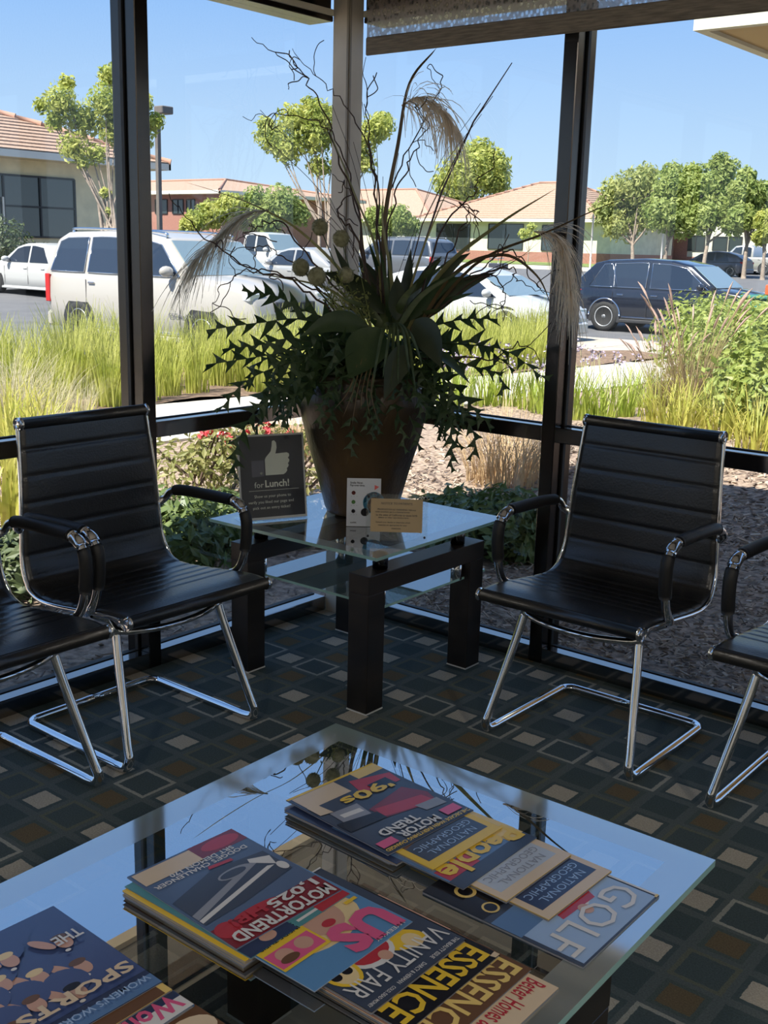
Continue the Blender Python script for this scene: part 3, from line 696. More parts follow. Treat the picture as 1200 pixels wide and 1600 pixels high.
# ================================================================== signs on the end table
ACR = glass_mat('acrylic', (.95, .96, .96), 1.45)
WHITEP = mat('white paper', (.62, .62, .62), .6); INK = mat('sign ink', (.02, .02, .03), .6)
def panel_root(name, pl, pr, lean, label, cat):
    """stands on the table top between two points; local x along its foot, local z up the leaning face, local -y to the viewer"""
    a, c = Vector(pl), Vector(pr); rz = math.atan2(c.y-a.y, c.x-a.x); o = empty(name, a, rz); tag(o, label, cat); return o, (c-a).length, Matrix.Rotation(-lean, 4, 'X')
def flat(bmk, M): bmk.v = [tuple(M @ Vector(q)) for q in bmk.v]; return bmk
def put_text(body, x, z, wd, h, ma, M, parent, y=-.0016, bold=0.0, name='lettering', align='LEFT', keep=True):
    me = text_mesh(body, wd, h, ma, bold, align, name, keep)
    me.transform(M @ Matrix.Translation((x, y, z)) @ Matrix.Rotation(PI/2, 4, 'X')); return obj(name, me, parent)
a = at_z(377, 817, .5015); c = at_z(480, 808, .5015)
sg, W1, M1 = panel_root('sign_holder', a, c, math.radians(9), 'slanted clear sign holder with a thumbs-up lunch notice left of the vase', 'sign')
H1 = .285
NAVY = mat('navy print', (.020, .022, .035), .5, nscale=200, c2=(.030, .032, .048)); SILV = mat('pale silver print', (.72, .74, .66), .6); GREYP = mat('grey print', (.11, .11, .15), .6)
flat(MB().box((.0, -.0008, .004), (W1, .0008, H1)), M1).build('paper', WHITEP, sg)
flat(MB().box((.006, -.0013, .012), (W1-.006, -.0008, H1-.006)), M1).build('print', NAVY, sg)
flat(MB().box((-.002, -.004, .0), (W1+.002, -.0025, H1+.003)), M1).build('front_sheet', ACR, sg)
flat(MB().box((-.002, .002, .0), (W1+.002, .0035, H1+.003)), M1).build('back_sheet', ACR, sg)
MB().box((-.002, -.004, -.001), (W1+.002, .075, .001)).build('foot', ACR, sg)
k = W1/.216
def thumb():
    pts = [(.0, .0), (.0, .052), (.004, .060), (.020, .078), (.024, .095), (.026, .112), (.033, .114), (.039, .106), (.040, .090), (.035, .070), (.072, .072), (.079, .068), (.080, .060), (.075, .054), (.080, .047), (.078, .040), (.074, .036), (.077, .030), (.074, .023), (.070, .020), (.071, .012), (.066, .005), (.058, .0)]
    return [(x*k, y) for x, y in pts]
T1 = M1 @ Matrix.Translation((.086*k, -.0014, .150)) @ Matrix.Rotation(PI/2, 4, 'X')
MB().prism(thumb(), 0, .0004, T1).build('thumb_print', SILV, sg)
b = MB().prism([(-.044*k, -.004), (-.004*k, -.002), (-.004*k, .050), (-.044*k, .050)], 0, .0003, T1); b.build('cuff_print', GREYP, sg)
S().lathe([(0, .0005), (.0045, .0005)], 12, M=T1 @ Matrix.Translation((-.014*k, .007, 0))).build('cuff_button', SILV, sg)
put_text('for', .048*k, .110, .030*k, .019, SILV, M1, sg, -.0016, 0)
put_text('Lunch!', .083*k, .110, .096*k, .0245, SILV, M1, sg, -.0016, .022)
flat(MB().box((.030*k, -.0016, .100), (.192*k, -.0013, .1012)), M1).build('rule_line', SILV, sg)
for i, tx in enumerate(('Show us your phone to', 'verify you liked our page and', 'pick out an entry ticket!')):
    put_text(tx, (.046, .026, .040)[i]*k, .074-i*.019, (.13, .17, .14)[i]*k, .0125, SILV, M1, sg, -.0016, 0)
a = at_z(541, 822, .5015); c = at_z(594, 823, .5015)
sg2, W2, M2 = panel_root('leaflet', a, c, math.radians(6), 'small white leaflet with a round blue picture in front of the vase', 'leaflet')
H2 = .158
flat(MB().box((0, -.0006, 0), (W2, .0006, H2)), M2).build('card', mat('leaflet paper', (.62, .65, .70), .5), sg2)
MB().box((0, 0, -.001), (W2, .05, .0006)).build('foot', ACR, sg2)
k2 = W2/.106
put_text('Smile Now.', .010*k2, .140, .040*k2, .007, INK, M2, sg2, -.0009, .03); put_text('Pay-over-time.', .010*k2, .130, .055*k2, .008, INK, M2, sg2, -.0009, .03)
def disc(x, z, r, ma, nm, dy=.0009, n=28, sq=1): return S().lathe([(0, 0), (r, 0)], n, M=M2 @ Matrix.Translation((x*k2, -dy, z)) @ Matrix.Rotation(PI/2, 4, 'X') @ Matrix.Diagonal((1, sq, 1, 1))).build(nm, ma, sg2)
disc(.085, .078, .036, mat('sky blue print', (.06, .33, .55), .5), 'picture_disc')
disc(.086, .070, .022, mat('brown hair print', (.20, .10, .05), .6), 'portrait', .0011, sq=1.25); disc(.087, .072, .013, mat('skin print', (.55, .33, .22), .6), 'portrait', .0013, sq=1.3)
for i, cc in enumerate(((.7, .16, .14), (.16, .40, .10), (.08, .08, .10))):
    disc(.021, .110-i*.030, .0065, mat('dot print %d' % i, cc, .5), 'icon_dot'); put_text('- - -', .013*k2, .098-i*.030, .02*k2, .0016, mat('faint grey print', (.35, .37, .4), .6), M2, sg2, -.0009)
disc(.057, .047, .013, INK, 'badge_dot', .0012)
flat(MB().prism([(.086*k2, .120), (.086*k2, .137), (.100*k2, .131)], 0, .0003, Matrix.Translation((0, -.0012, 0)) @ Matrix.Rotation(PI/2, 4, 'X')), M2).build('flag_print', mat('coral print', (.75, .13, .12), .5), sg2)
put_text('sunbit', .012*k2, .010, .03*k2, .006, INK, M2, sg2, -.0009, .02)
a = at_z(571, 843, .5015); c = at_z(667, 846, .5015)
sg3, W3, M3 = panel_root('acrylic_stand', a, c, math.radians(8), 'clear acrylic stand holding a tan notice to patients', 'sign')
k3 = W3/.19; H3 = .145
flat(MB().box((0, -.006, 0), (W3, -.003, H3)), M3).build('front_sheet', ACR, sg3); flat(MB().box((0, .003, 0), (W3, .006, H3)), M3).build('back_sheet', ACR, sg3)
flat(MB().box((.014*k3, -.0008, .026), (.174*k3, .0008, .130)), M3).build('notice_card', mat('tan card', (.55, .38, .20), .7), sg3)
for x, z in ((.182, .012), (.182, .135), (.007, .012), (.007, .135)):
    S().lathe([(0, -.002), (.0035, -.002), (.0035, .014), (0, .014)], 12, M=M3 @ Matrix.Translation((x*k3, -.007, z)) @ Matrix.Rotation(-PI/2, 4, 'X')).build('screw', mat('dark screw', (.03, .03, .04), .3, .8), sg3)
put_text('NOTICE TO PATIENTS', .046*k3, .112, .096*k3, .0075, INK, M3, sg3, -.0013, .01)
for i, tx in enumerate(('PROPOSITION 65 WARNING: Nitrous', 'oxide anesthetic gas is a chemical known', 'to the state of California to cause birth', 'defects or other reproductive harm.', 'Consult your dentist to determine which', 'materials are appropriate for your', 'treatment.')):
    wd = (.118, .132, .128, .112, .128, .112, .030)[i]; put_text(tx, (.094-wd/2)*k3, .094-i*.0088-(.006 if i > 3 else 0), wd*k3, .0062, INK, M3, sg3, -.0013, .018)
# ================================================================== magazines
PAGES = mat('page edges', (.22, .18, .13), .8, nscale=300, c2=(.36, .31, .24), stretch=(.02, .02, 12))
def pc(name, c, rough=.16, **k): return mat(name, c, rough, 0, .5, **k)
PALE = pc('print white', (.62, .60, .58)); YEL = pc('print yellow', (.72, .47, .04)); RED = pc('print red', (.42, .035, .05)); BLK = pc('print black', (.012, .012, .016))
NVY = pc('print navy', (.030, .045, .10)); BLU = pc('print blue', (.10, .19, .36)); SKIN = pc('print skin', (.52, .30, .22)); PINK = pc('print pink', (.62, .10, .22)); BLOND = pc('print blond', (.68, .52, .28))
GRY = pc('print grey', (.25, .26, .30)); DRED = pc('print dark red', (.20, .025, .035)); BRN = pc('print brown', (.13, .065, .035)); LBL = pc('print light blue', (.30, .42, .62)); CRM = pc('print cream', (.62, .48, .33))
GOLD = pc('print gold', (.70, .50, .16)); TEAL = pc('print teal', (.08, .24, .26)); DKB = pc('print slate', (.045, .06, .095))
def ell(cx, cy, rx, ry, n=18, rot=0): return [(cx+rx*math.cos(2*PI*i/n)*math.cos(rot)-ry*math.sin(2*PI*i/n)*math.sin(rot), cy+rx*math.cos(2*PI*i/n)*math.sin(rot)+ry*math.sin(2*PI*i/n)*math.cos(rot)) for i in range(n)]
def rect(x0, y0, x1, y1): return [(x0, y0), (x1, y0), (x1, y1), (x0, y1)]
def magazine(label, tr, z0, th, wd, ht, base, art=(), texts=(), rot=0.0, curl=.0):
    """tr = table position of the corner at the right end of the top edge of the cover as read upside down
    (the cover's upper-left corner); x runs in reading direction, y to the head of the cover; sizes as fractions of the cover"""
    R = -PI/2+rot; z0 = TB+(z0-TB)*.62; th *= .62
    ul = Vector((tr[0], tr[1], z0)); o = empty('magazine', ul, R); tag(o, label, 'magazine', 'magazines on the coffee table')
    # cover sheet bent a little at one corner
    def zc(x, y): return th+curl*(max(0, x/wd)**2)*(max(0, -y/ht)**2)
    MB().box((.0015, -ht+.0015, .0008), (wd-.0015, -.0015, th-.0008)).build('pages', PAGES, o)
    n = 8; rows = [[Vector((wd*i/n, -ht*j/n, zc(wd*i/n, -ht*j/n))) for i in range(n+1)] for j in range(n+1)]
    rb = [[q-Vector((0, 0, .0008)) for q in r] for r in rows]
    b = S(); b.grid(rows, True); b.grid(rb)
    for k in (0, -1): b.grid([[r[k] for r in rows], [r[k] for r in rb]], k == 0); b.grid([rows[k], rb[k]], k != 0)
    b.build('cover', base, o)
    MB().box((0, -ht, 0), (wd, 0, .0008)).build('back_cover', GRY, o)
    MB().box((-.0006, -ht, 0), (.0012, 0, th-.0002)).build('spine', base, o)
    lay = .00012
    if art:
        b = MB()
        for i, (ma, pg) in enumerate(art):
            b.use(ma); z = lay*(i+1)
            pts = [(x*wd, (y-1)*ht) for x, y in pg]
            ar = sum(pts[q][0]*pts[(q+1) % len(pts)][1]-pts[(q+1) % len(pts)][0]*pts[q][1] for q in range(len(pts)))
            if ar < 0: pts = pts[::-1]
            b.poly([Vector((x, y, zc(x, y)+z)) for x, y in pts])
        b.build('cover_art', None, o)
    zt = lay*(len(art)+2)
    for k, (tx, x, y, w_, h_, ma, bold) in enumerate(texts):
        me = text_mesh(tx, w_*wd, h_*ht, ma, bold, 'LEFT', 'title'); me.transform(Matrix.Translation((x*wd, (y-1)*ht, 0)))
        for v in me.vertices: v.co.z = zc(v.co.x, v.co.y)+zt
        obj('title', me, o)
    return o
TB = .4502
H, Wd = .262, .203
ng = [(YEL, rect(0, 0, 1, 1))]
# row by the far right edge, from the bottom of the fan up
magazine('golf magazine in blue with big white capitals, rightmost on the table', (2.196, -1.755), TB, .0045, .229, .273, DKB,
    [(LBL, rect(.03, .62, .97, .99)), (BLU, rect(.0, .45, 1, .64)), (PALE, ell(.42, .68, .10, .07)), (RED, [(.2, .58), (.62, .60), (.66, .72), (.30, .74)]), (PALE, ell(.36, .60, .09, .05)), (SKIN, ell(.46, .76, .05, .045)), (PALE, rect(-.0, .0, .02, 1)), (GOLD, rect(0, .985, .04, 1)),
     (BLK, rect(.0, .0, 1, .40)), (GOLD, ell(.86, .37, .06, .05)), (BLK, ell(.86, .37, .045, .037)), (GOLD, ell(.82, .18, .075, .062)), (BLK, ell(.82, .18, .05, .042))],
    [('GOLF', .07, .74, .90, .20, PALE, .0)], rot=.0)
magazine('dark blue yellow-bordered magazine next to the golf one', (2.112, -1.748), TB+.0046, .0065, .178, .254, YEL,
    [(CRM, rect(.0, .0, 1, 1)), (DKB, rect(.075, .05, .925, .925)), (NVY, rect(.075, .35, .925, .925))], [('NATIONAL', .18, .845, .64, .055, LBL, 0), ('GEOGRAPHIC', .12, .765, .76, .055, LBL, 0)], rot=-.03)
magazine('pale yellow-bordered magazine with a snowy cover in the right row', (2.044, -1.755), TB+.0112, .0065, .178, .254, YEL,
    [(CRM, rect(.0, .0, 1, 1)), (pc('print snow', (.42, .46, .52)), rect(.075, .05, .925, .925)), (GRY, ell(.80, .42, .02, .02)), (GRY, [(.80, .43), (.81, .43), (.70, .60), (.69, .60)])], [('NATIONAL', .18, .845, .64, .055, GRY, 0), ('GEOGRAPHIC', .12, .765, .76, .055, GRY, 0)], rot=-.03, curl=-.0)
magazine('celebrity weekly with yellow lettering between two yellow-bordered magazines', (1.976, -1.748), TB+.0178, .0030, .203, .267, DKB,
    [(BLU, rect(0, 0, 1, 1)), (DKB, rect(.0, .90, 1, 1)), (GOLD, rect(.0, .0, .2, .9)), (SKIN, ell(.86, .82, .07, .06)), (RED, rect(.60, .78, .98, .9)), (SKIN, ell(.84, .68, .10, .08)), (BRN, ell(.84, .73, .10, .05)), (SKIN, ell(.60, .62, .1, .09)), (GOLD, rect(.0, .66, .32, .84))],
    [('People', .03, .70, .92, .235, YEL, .03)], rot=-.01)
magazine('yellow-bordered magazine with a dusky cover, under the classic car magazine', (1.920, -1.766), TB+.0209, .0065, .178, .254, YEL,
    [(YEL, rect(0, 0, 1, 1)), (DKB, rect(.075, .05, .925, .925)), (BRN, [(.5, .4), (.925, .4), (.925, .74), (.7, .7)]), (CRM, [(.7, .55), (.925, .5), (.925, .66)])], [('NATIONAL', .18, .845, .64, .055, LBL, 0), ('GEOGRAPHIC', .12, .765, .76, .055, LBL, 0)], rot=-.045)
for i in range(3): magazine(['worn magazine lying bottommost under the classic car magazine', 'worn magazine lying second from the bottom under the classic car magazine', 'worn magazine lying third from the bottom under the classic car magazine'][i], (1.848+.006*i, -1.752-.004*i), TB+i*.0069, .0068, .203, .245, (GRY, BRN, NVY)[i], rot=-.06+i*.02)
magazine('classic car magazine with big yellow 90s on top of the right row', (1.853, -1.752), TB+.0275, .0035, .208, .242, NVY,
    [(DKB, rect(0, 0, 1, 1)), (YEL, rect(.0, .0, 1, .025)), (GOLD, rect(.0, .02, .30, .12)), (CRM, rect(.50, .03, .97, .22)), (RED, [(.02, .20), (.40, .10), (.46, .28), (.30, .34), (.05, .34)]), (DRED, [(.14, .42), (.62, .50), (.60, .66), (.10, .74), (.04, .60)]), (RED, [(.12, .60), (.58, .52), (.60, .64), (.10, .74)]), (GRY, [(.06, .70), (.3, .68), (.28, .78), (.06, .80)]),
     (GRY, [(.62, .38), (.90, .36), (.92, .58), (.66, .60)]), (PALE, [(.66, .44), (.86, .42), (.86, .47), (.66, .49)]), (BLK, [(.60, .56), (.98, .5), (.98, .64), (.6, .66)]), (CRM, [(.88, .2), (.98, .2), (.98, .34), (.86, .36)]), (PINK, rect(.04, .84, .22, .93)), (PINK, rect(.80, .86, .97, .94)), (BLK, rect(.12, .24, .34, .36))],
    [("'90s", .16, .255, .54, .125, YEL, .03), ('MOTOR', .30, .855, .44, .085, PALE, .03), ('TREND', .42, .755, .42, .085, PALE, .03), ('THE DECADE WHEN EVERYTHING CHANGED', .02, .955, .96, .035, YEL, .02)], rot=-.085)
# middle row
magazine('home magazine with red script, bottom of the middle row', (2.194, -2.045), TB, .0050, .205, .266, CRM, [(CRM, rect(0, 0, 1, 1)), (SKIN, rect(.3, .0, 1, .7)), (GRY, ell(.6, .5, .2, .2))], [('Better Homes & Gardens', .04, .84, .92, .11, RED, .01)], rot=0)
magazine('brown magazine with gold capitals and a curly-haired portrait in the middle row', (2.148, -2.038), TB+.0051, .0050, .205, .266, BRN, [(BRN, rect(0, 0, 1, 1)), (BLK, ell(.62, .60, .22, .20)), (pc('print dark skin', (.19, .085, .05)), ell(.62, .54, .11, .12)), (BLK, ell(.58, .70, .12, .07)), (SKIN, rect(.0, .0, .3, .5))], [('ESSENCE', .04, .80, .92, .17, GOLD, .02)], rot=0)
magazine('black magazine with gold capitals in the middle row', (2.101, -2.044), TB+.0102, .0050, .205, .266, BLK, [(BLK, rect(0, 0, 1, 1)), (SKIN, [(.2, .2), (.5, .3), (.55, .70), (.3, .74), (.1, .5)]), (CRM, rect(.72, .66, 1, .80)), (CRM, [(.0, .965), (.06, .97), (.05, 1), (.0, 1)])], [('ESSENCE', .05, .80, .92, .17, YEL, .02)], rot=0)
magazine('glossy black magazine with white serif title and gowned figures, middle row', (2.049, -2.051), TB+.0153, .0060, .203, .274, BLK, [(DKB, rect(0, 0, 1, 1)), (YEL, ell(.30, .76, .17, .085, rot=-.3)), (BLOND, ell(.25, .80, .07, .06)), (PALE, ell(.55, .70, .20, .12)), (RED, ell(.55, .70, .17, .085)), (SKIN, ell(.50, .78, .05, .04)), (YEL, ell(.84, .70, .13, .13)), (BLOND, ell(.84, .70, .10, .11)), (BLK, ell(.80, .72, .04, .03)), (BLK, ell(.90, .72, .04, .03)), (PALE, rect(0, .0, 1, .012))],
    [('VANITY FAIR', .03, .80, .94, .12, PALE, .0), ('THE BEAUTY ISSUE', .03, .955, .3, .025, PALE, .01), ('DARCY & HERMAN', .40, .955, .28, .025, PALE, .01), ('COLD, DEAD MONEY', .72, .955, .26, .025, PALE, .01)], rot=0)
magazine('pink and blue celebrity weekly with a blond woman in the middle row', (1.970, -2.070), TB+.0214, .0030, .203, .268, LBL,
    [(pc('print sky', (.10, .24, .44)), rect(0, 0, 1, 1)), (BLOND, ell(.50, .62, .42, .21, 24)), (BLOND, ell(.62, .46, .3, .22, 24)), (SKIN, ell(.42, .60, .20, .16, 24)), (SKIN, ell(.48, .45, .14, .12)), (RED, ell(.40, .68, .06, .03)), (BLU, ell(.32, .58, .035, .014)), (BLU, ell(.52, .57, .035, .014)), (BLOND, ell(.40, .47, .28, .09, rot=.2)), (YEL, rect(.55, .50, .99, .80)), (PINK, rect(.57, .64, .98, .78)), (SKIN, ell(.68, .70, .07, .05)), (SKIN, ell(.86, .70, .07, .05)), (BRN, ell(.86, .74, .08, .03)), (BLU, ell(.80, .32, .12, .07)), (YEL, rect(.04, .62, .16, .645))],
    [('US', .03, .72, .52, .26, PINK, .06), ('INSIDE THEIR', .58, .575, .38, .03, BLK, .01), ('SPECIAL BOND', .58, .535, .38, .03, BLK, .01), ('WEEKLY', .05, .96, .3, .025, PALE, .01)], rot=0)
magazine('wrapped weekly peeking out under the orange-and-blue muscle car magazine', (1.860, -2.078), TB+.0245, .0030, .203, .262, TEAL, [(TEAL, rect(0, 0, 1, 1)), (RED, rect(.0, .90, .3, 1)), (NVY, rect(.55, .9, 1, 1)), (SKIN, ell(.75, .93, .07, .04)), (PALE, rect(.3, .95, .5, .97))], [], rot=.01)
for i in range(2): magazine(['thin magazine lying bottommost under the muscle car magazine', 'thin magazine lying second from the bottom under the muscle car magazine'][i], (1.852+.004*i, -2.082-.003*i), TB+i*.0121, .012, .203, .255, (BRN, YEL)[i], rot=.012*i)
magazine('muscle car magazine with white 1,025 lettering on top of the middle row', (1.846, -2.081), TB+.0276, .0035, .201, .250, BLU,
    [(pc('print steel blue', (.085, .13, .23)), rect(0, 0, 1, 1)), (DRED, rect(.0, .78, 1, 1)), (DRED, rect(.0, .0, .45, .16)), (RED, ell(.2, .08, .18, .06)), (RED, ell(.9, .84, .1, .08)), (RED, ell(.6, .79, .2, .03)), (CRM, rect(.45, .02, .98, .17)),
     (DKB, [(.05, .35), (.5, .30), (.98, .42), (.98, .72), (.6, .70), (.05, .62)]), (GRY, [(.10, .40), (.16, .38), (.98, .60), (.98, .66)]), (PALE, [(.12, .52), (.17, .50), (.98, .665), (.98, .70)]), (PALE, [(.06, .42), (.22, .36), (.24, .40), (.10, .52)]), (GRY, ell(.40, .42, .16, .05)), (DKB, ell(.42, .42, .12, .035)), (PALE, ell(.08, .56, .04, .05)), (RED, [(.3, .28), (.5, .26), (.52, .29), (.3, .31)])],
    [("DODGE'S CHALLENGER", .10, .215, .86, .042, PALE, .02), ('SRT DEMON 170', .18, .165, .6, .042, PALE, .02), ('MOTORTREND', .03, .885, .92, .105, PALE, .03), ('1,025', .06, .775, .46, .095, PALE, .03), ('HP!', .55, .775, .3, .09, RED, .03)], rot=-.055)
# row at the left edge
magazine('brown magazine sticking out at the bottom of the left row', (1.925, -2.380), TB, .006, .203, .262, BRN, [(CRM, ell(.2, .9, .2, .1))], rot=0)
magazine('magazine with pink script lettering in the left row', (1.866, -2.384), TB+.0061, .006, .203, .262, BLU, [(NVY, rect(0, .0, 1, 1)), (SKIN, ell(.6, .7, .3, .2)), (PALE, rect(.0, .90, .5, 1))], [("Woman's", .03, .85, .7, .13, PINK, .03)], rot=0)
magazine('orange-edged magazine second from the top of the left row', (1.826, -2.386), TB+.0122, .005, .203, .262, GOLD, [(GOLD, rect(0, 0, 1, 1)), (BRN, rect(.05, .9, .9, 1))], rot=0)
PH = [(NVY, rect(0, 0, 1, 1)), (pc('print team blue', (.055, .085, .21)), rect(0, 0, 1, .86)), (BLU, rect(0, .9, 1, 1))]
rr = random.Random(4)
for i, (x, y) in enumerate(((.25, .60), (.5, .52), (.42, .76), (.66, .70), (.70, .44), (.86, .60), (.20, .36), (.55, .30), (.85, .32), (.88, .82))):
    PH += [(pc('print team blue', (.055, .085, .21)), ell(x, y-.10, .15, .12)), (SKIN, ell(x+.12, y-.06, .035, .09, rot=.6)), (SKIN, ell(x, y, .055, .062)), ((BRN, BLOND, BLK)[i % 3], ell(x, y-.055, .06, .028)), (PALE, ell(x+.03, y+.08, .02, .012))]
magazine('sports magazine with a team in blue at the lower left corner', (1.807, -2.386), TB+.0173, .0035, .205, .248, NVY, PH, [('THE', .06, .30, .20, .085, PALE, .02), ('SPORTS', .05, .74, .8, .10, CRM, .03), ("WOMEN'S WORLD CUP", .05, .92, .9, .05, LBL, .01)], rot=-.03)
# ================================================================== outdoors: ground
ASPH = mat('asphalt', (.105, .105, .11), .9, nscale=1.2, c2=(.135, .133, .135), bump=.3, bscale=80)
CONC = mat('concrete', (.50, .45, .38), .85, nscale=2.5, c2=(.58, .53, .46), bump=.2, bscale=60)
MULCH = mat('mulch bed', (.15, .105, .075), .95, nscale=26, c2=(.46, .34, .25), bump=1.0, bscale=40)
SOIL = mat('bark soil', (.12, .075, .05), .95, nscale=14, c2=(.26, .17, .11), bump=1.0, bscale=30)
def patch(name, x0, x1, y0, y1, st, lift, ma, kind='structure', rough=0, skirt=.0, parent=None):
    nx = max(1, int((x1-x0)/st)); ny = max(1, int((y1-y0)/st)); rows = []
    for j in range(ny+1):
        y = y0+(y1-y0)*j/ny; rows.append([])
        for i in range(nx+1):
            x = x0+(x1-x0)*i/nx
            rows[-1].append(Vector((x, y, gz(x, y)+lift+(rough*noise.noise((x*1.3, y*1.3, 0)) if rough else 0))))
    b = S(); b.grid(rows)
    if skirt:
        for ed, fl in ((rows[0], True), (rows[-1], False), ([r[0] for r in rows], False), ([r[-1] for r in rows], True)): b.grid([ed, [q-Vector((0, 0, skirt)) for q in ed]], not fl)
    o = b.build(name, ma, parent)
    if kind and not parent: o['kind'] = kind
    return o
rows = []
for s in [-25, -10, 0, 4, 8, 11, 14, 17, 19, 21, 24, 27, 30, 33, 36, 45, 60, 80, 110, 150, 220, 400]:
    rows.append([])
    for t in range(-14, 15):
        tt = t*14.0; x = CAM.x+FX*s+FY*tt; y = CAM.y+FY*s-FX*tt
        rows[-1].append(Vector((x, y, gz(x, y)-.03)))
o = S().grid(rows, True).build('parking_lot', ASPH); o['kind'] = 'structure'
mb = struct(empty('mulch_bed'))
patch('bed_surface', -3.7, -.114, -7, 11.2, .25, .03, MULCH, rough=.03, parent=mb)
patch('bed_surface', -.114, 13, .114, 11.2, .25, .03, MULCH, rough=.03, parent=mb)
patch('bed_surface', -3.7, 13, 11.2, 16.5, .3, .02, SOIL, rough=.05, parent=mb)
patch('planting_strip', -8.7, -5.6, -9, 15.4, .3, .05, SOIL, rough=.04)
# sidewalk of separate slabs along the planting strip, apron at its far end
sw = struct(empty('sidewalk'))
for k in range(13):
    y = -9+k*1.6
    patch('slab', -5.6, -3.7, y, y+1.585, .8, .045, CONC, skirt=.1, parent=sw)
for k in range(9):
    x = -9.0+k*1.6
    if x < -3.6 or True: patch('slab', x, x+1.585, 11.75, 13.4, .8, .045, CONC, skirt=.1, parent=sw) if x+1.6 < -1.0 else None
TANC = mat('tan concrete apron', (.40, .34, .27), .9, nscale=1.5, c2=(.46, .40, .33))
ap = struct(empty('driveway_apron'))
for k in range(3): patch('slab', -10.2+k*2.6, -10.2+k*2.6+2.58, 15.5, 18.6, .8, .02, TANC, skirt=.1, parent=ap)
for k in range(3): patch('slab', -8.2+k*2.2, -8.2+k*2.2+2.18, 13.42, 15.48, .8, .03, TANC, skirt=.1, parent=ap)
cb = struct(empty('kerb'))
for k in range(12): patch('kerb_stone', -8.9, -8.7, -9+k*2.03, -9+k*2.03+2.02, .5, .08, CONC, skirt=.2, parent=cb)
STRIPE = mat('white road paint', (.62, .62, .60), .8, nscale=30, c2=(.5, .5, .49))
ps = struct(empty('parking_stripes'))
for k in range(6): patch('stripe', -15.0, -9.2, 3.2+k*2.9, 3.3+k*2.9, .4, .0, STRIPE, parent=ps)
for k in range(8): patch('stripe', -31.5, -26.0, 3.0+k*2.9, 3.12+k*2.9, .4, .0, STRIPE, parent=ps)
q0 = ground(0, 449); q1 = ground(125, 462)
# kerbed planting in front of the building on the left
patch('left_planting', -37.0, -31.8, -10, 24, 1.0, .12, SOIL)
b = struct(empty('far_kerb'))
for k in range(12): patch('kerb_stone', -31.8, -31.55, -8+k*2.7, -8+k*2.7+2.68, .5, .14, CONC, skirt=.25, parent=b)
LAWN = mat('lawn', (.10, .16, .03), .9, nscale=1.5, c2=(.22, .25, .06), bump=1, bscale=6)
lq = ground(760, 422)
patch('lawn', -95, -28, 66, 84, 3, .25, LAWN); patch('lawn_kerb', -95, -28, 65.3, 66, 2, .22, CONC, skirt=.3)
patch('right_lawn', -28, 40, 92, 100, 3, .2, LAWN)
# loose bark chips in the shaded bed, near the glass
rnd = random.Random(11); b = MB(); CH = [mat('bark chip %d' % i, c, .9) for i, c in enumerate(((.28, .21, .155), (.42, .33, .25), (.16, .115, .09), (.54, .44, .35)))]
def chip(x, y, s):
    z = gz(x, y)+.03+.03*noise.noise((x*1.3, y*1.3, 0)); l = s*rnd.uniform(.6, 1.7); wd = s*rnd.uniform(.22, .45); h = s*.13
    M = Matrix.Translation((x, y, z+rnd.uniform(.004, .018))) @ Matrix.Rotation(rnd.uniform(0, 6.3), 4, 'Z') @ Matrix.Rotation(rnd.gauss(0, .35), 4, 'Y') @ Matrix.Rotation(rnd.gauss(0, .4), 4, 'X')
    b.use(CH[rnd.choice((0, 0, 1, 1, 2, 2, 3))]); b.box((-l/2, -wd/2, -h/2), (l/2, wd/2, h/2), M)
for k in range(6500): chip(rnd.uniform(.0, 2.3), .13+rnd.random()**1.5*3.2, .024)
for k in range(4200): chip(rnd.uniform(-2.2, 2.2), rnd.uniform(2.0, 6.0), .040)
for k in range(2200): chip(-.13-rnd.random()**1.4*3.2, rnd.uniform(-2.2, 2.5), .028)
o = b.build('bark_chips'); tag(o, 'loose grey-brown bark chips covering the bed outside the glass', 'bark chips', kind='stuff')
# ================================================================== outdoors: grasses, shrubs and trees
def clump_mesh(name, n, h, spread, ma, w, seed, arch=.5, plume=0, pma=None, h0=.6):
    r = random.Random(seed); b = MB()
    b.use(ma)
    for k in range(n):
        a = r.uniform(0, 2*PI); rad = spread*.35*r.random()**.5; bx, by = rad*math.cos(a), rad*math.sin(a); L = h*r.uniform(h0, 1.08)
        a2 = a+r.gauss(0, .6); out = r.uniform(.15, 1)*arch; pts = []; seg = 5
        x, y, z, th = bx, by, 0, r.uniform(.02, .25)*min(1, arch*2)
        for i in range(seg+1):
            pts.append(Vector((x, y, z))); st = L/seg; x += math.cos(a2)*math.sin(th)*st; y += math.sin(a2)*math.sin(th)*st; z += math.cos(th)*st; th += out*.42
        s = Vector((-math.sin(a2+r.gauss(0, .5)), math.cos(a2), 0))
        b.grid([[p-s*w*(1-.85*i/seg), p+s*w*(1-.85*i/seg)] for i, p in enumerate(pts)])
    if plume:
        for k in range(plume):
            a = r.uniform(0, 2*PI); L = h*r.uniform(.95, 1.35); tip = Vector((math.cos(a)*spread*r.uniform(.4, 1.1), math.sin(a)*spread*r.uniform(.4, 1.1), L)); base = Vector((math.cos(a)*.05, math.sin(a)*.05, 0))
            P = spline([base, base.lerp(tip, .55)+Vector((0, 0, .12*h)), tip], 5); b.use(ma); b.tube(P, .004, 3)
            b.use(pma); q = P[-1]; d = (P[-1]-P[-3]).normalized(); b.tube([q-d*.02, q+d*.05, q+d*.13+Vector((0, 0, -.01)), q+d*.22+Vector((0, 0, -.04))], [.004, .011, .010, .002], 5)
    return b.mesh(name)
TALLG = mat('tall green grass', (.36, .40, .06), .6, nscale=3, c2=(.62, .60, .17), trans=.5)
BRIGHTG = mat('bright agapanthus leaf', (.30, .40, .05), .5, nscale=4, c2=(.52, .56, .12), trans=.45)
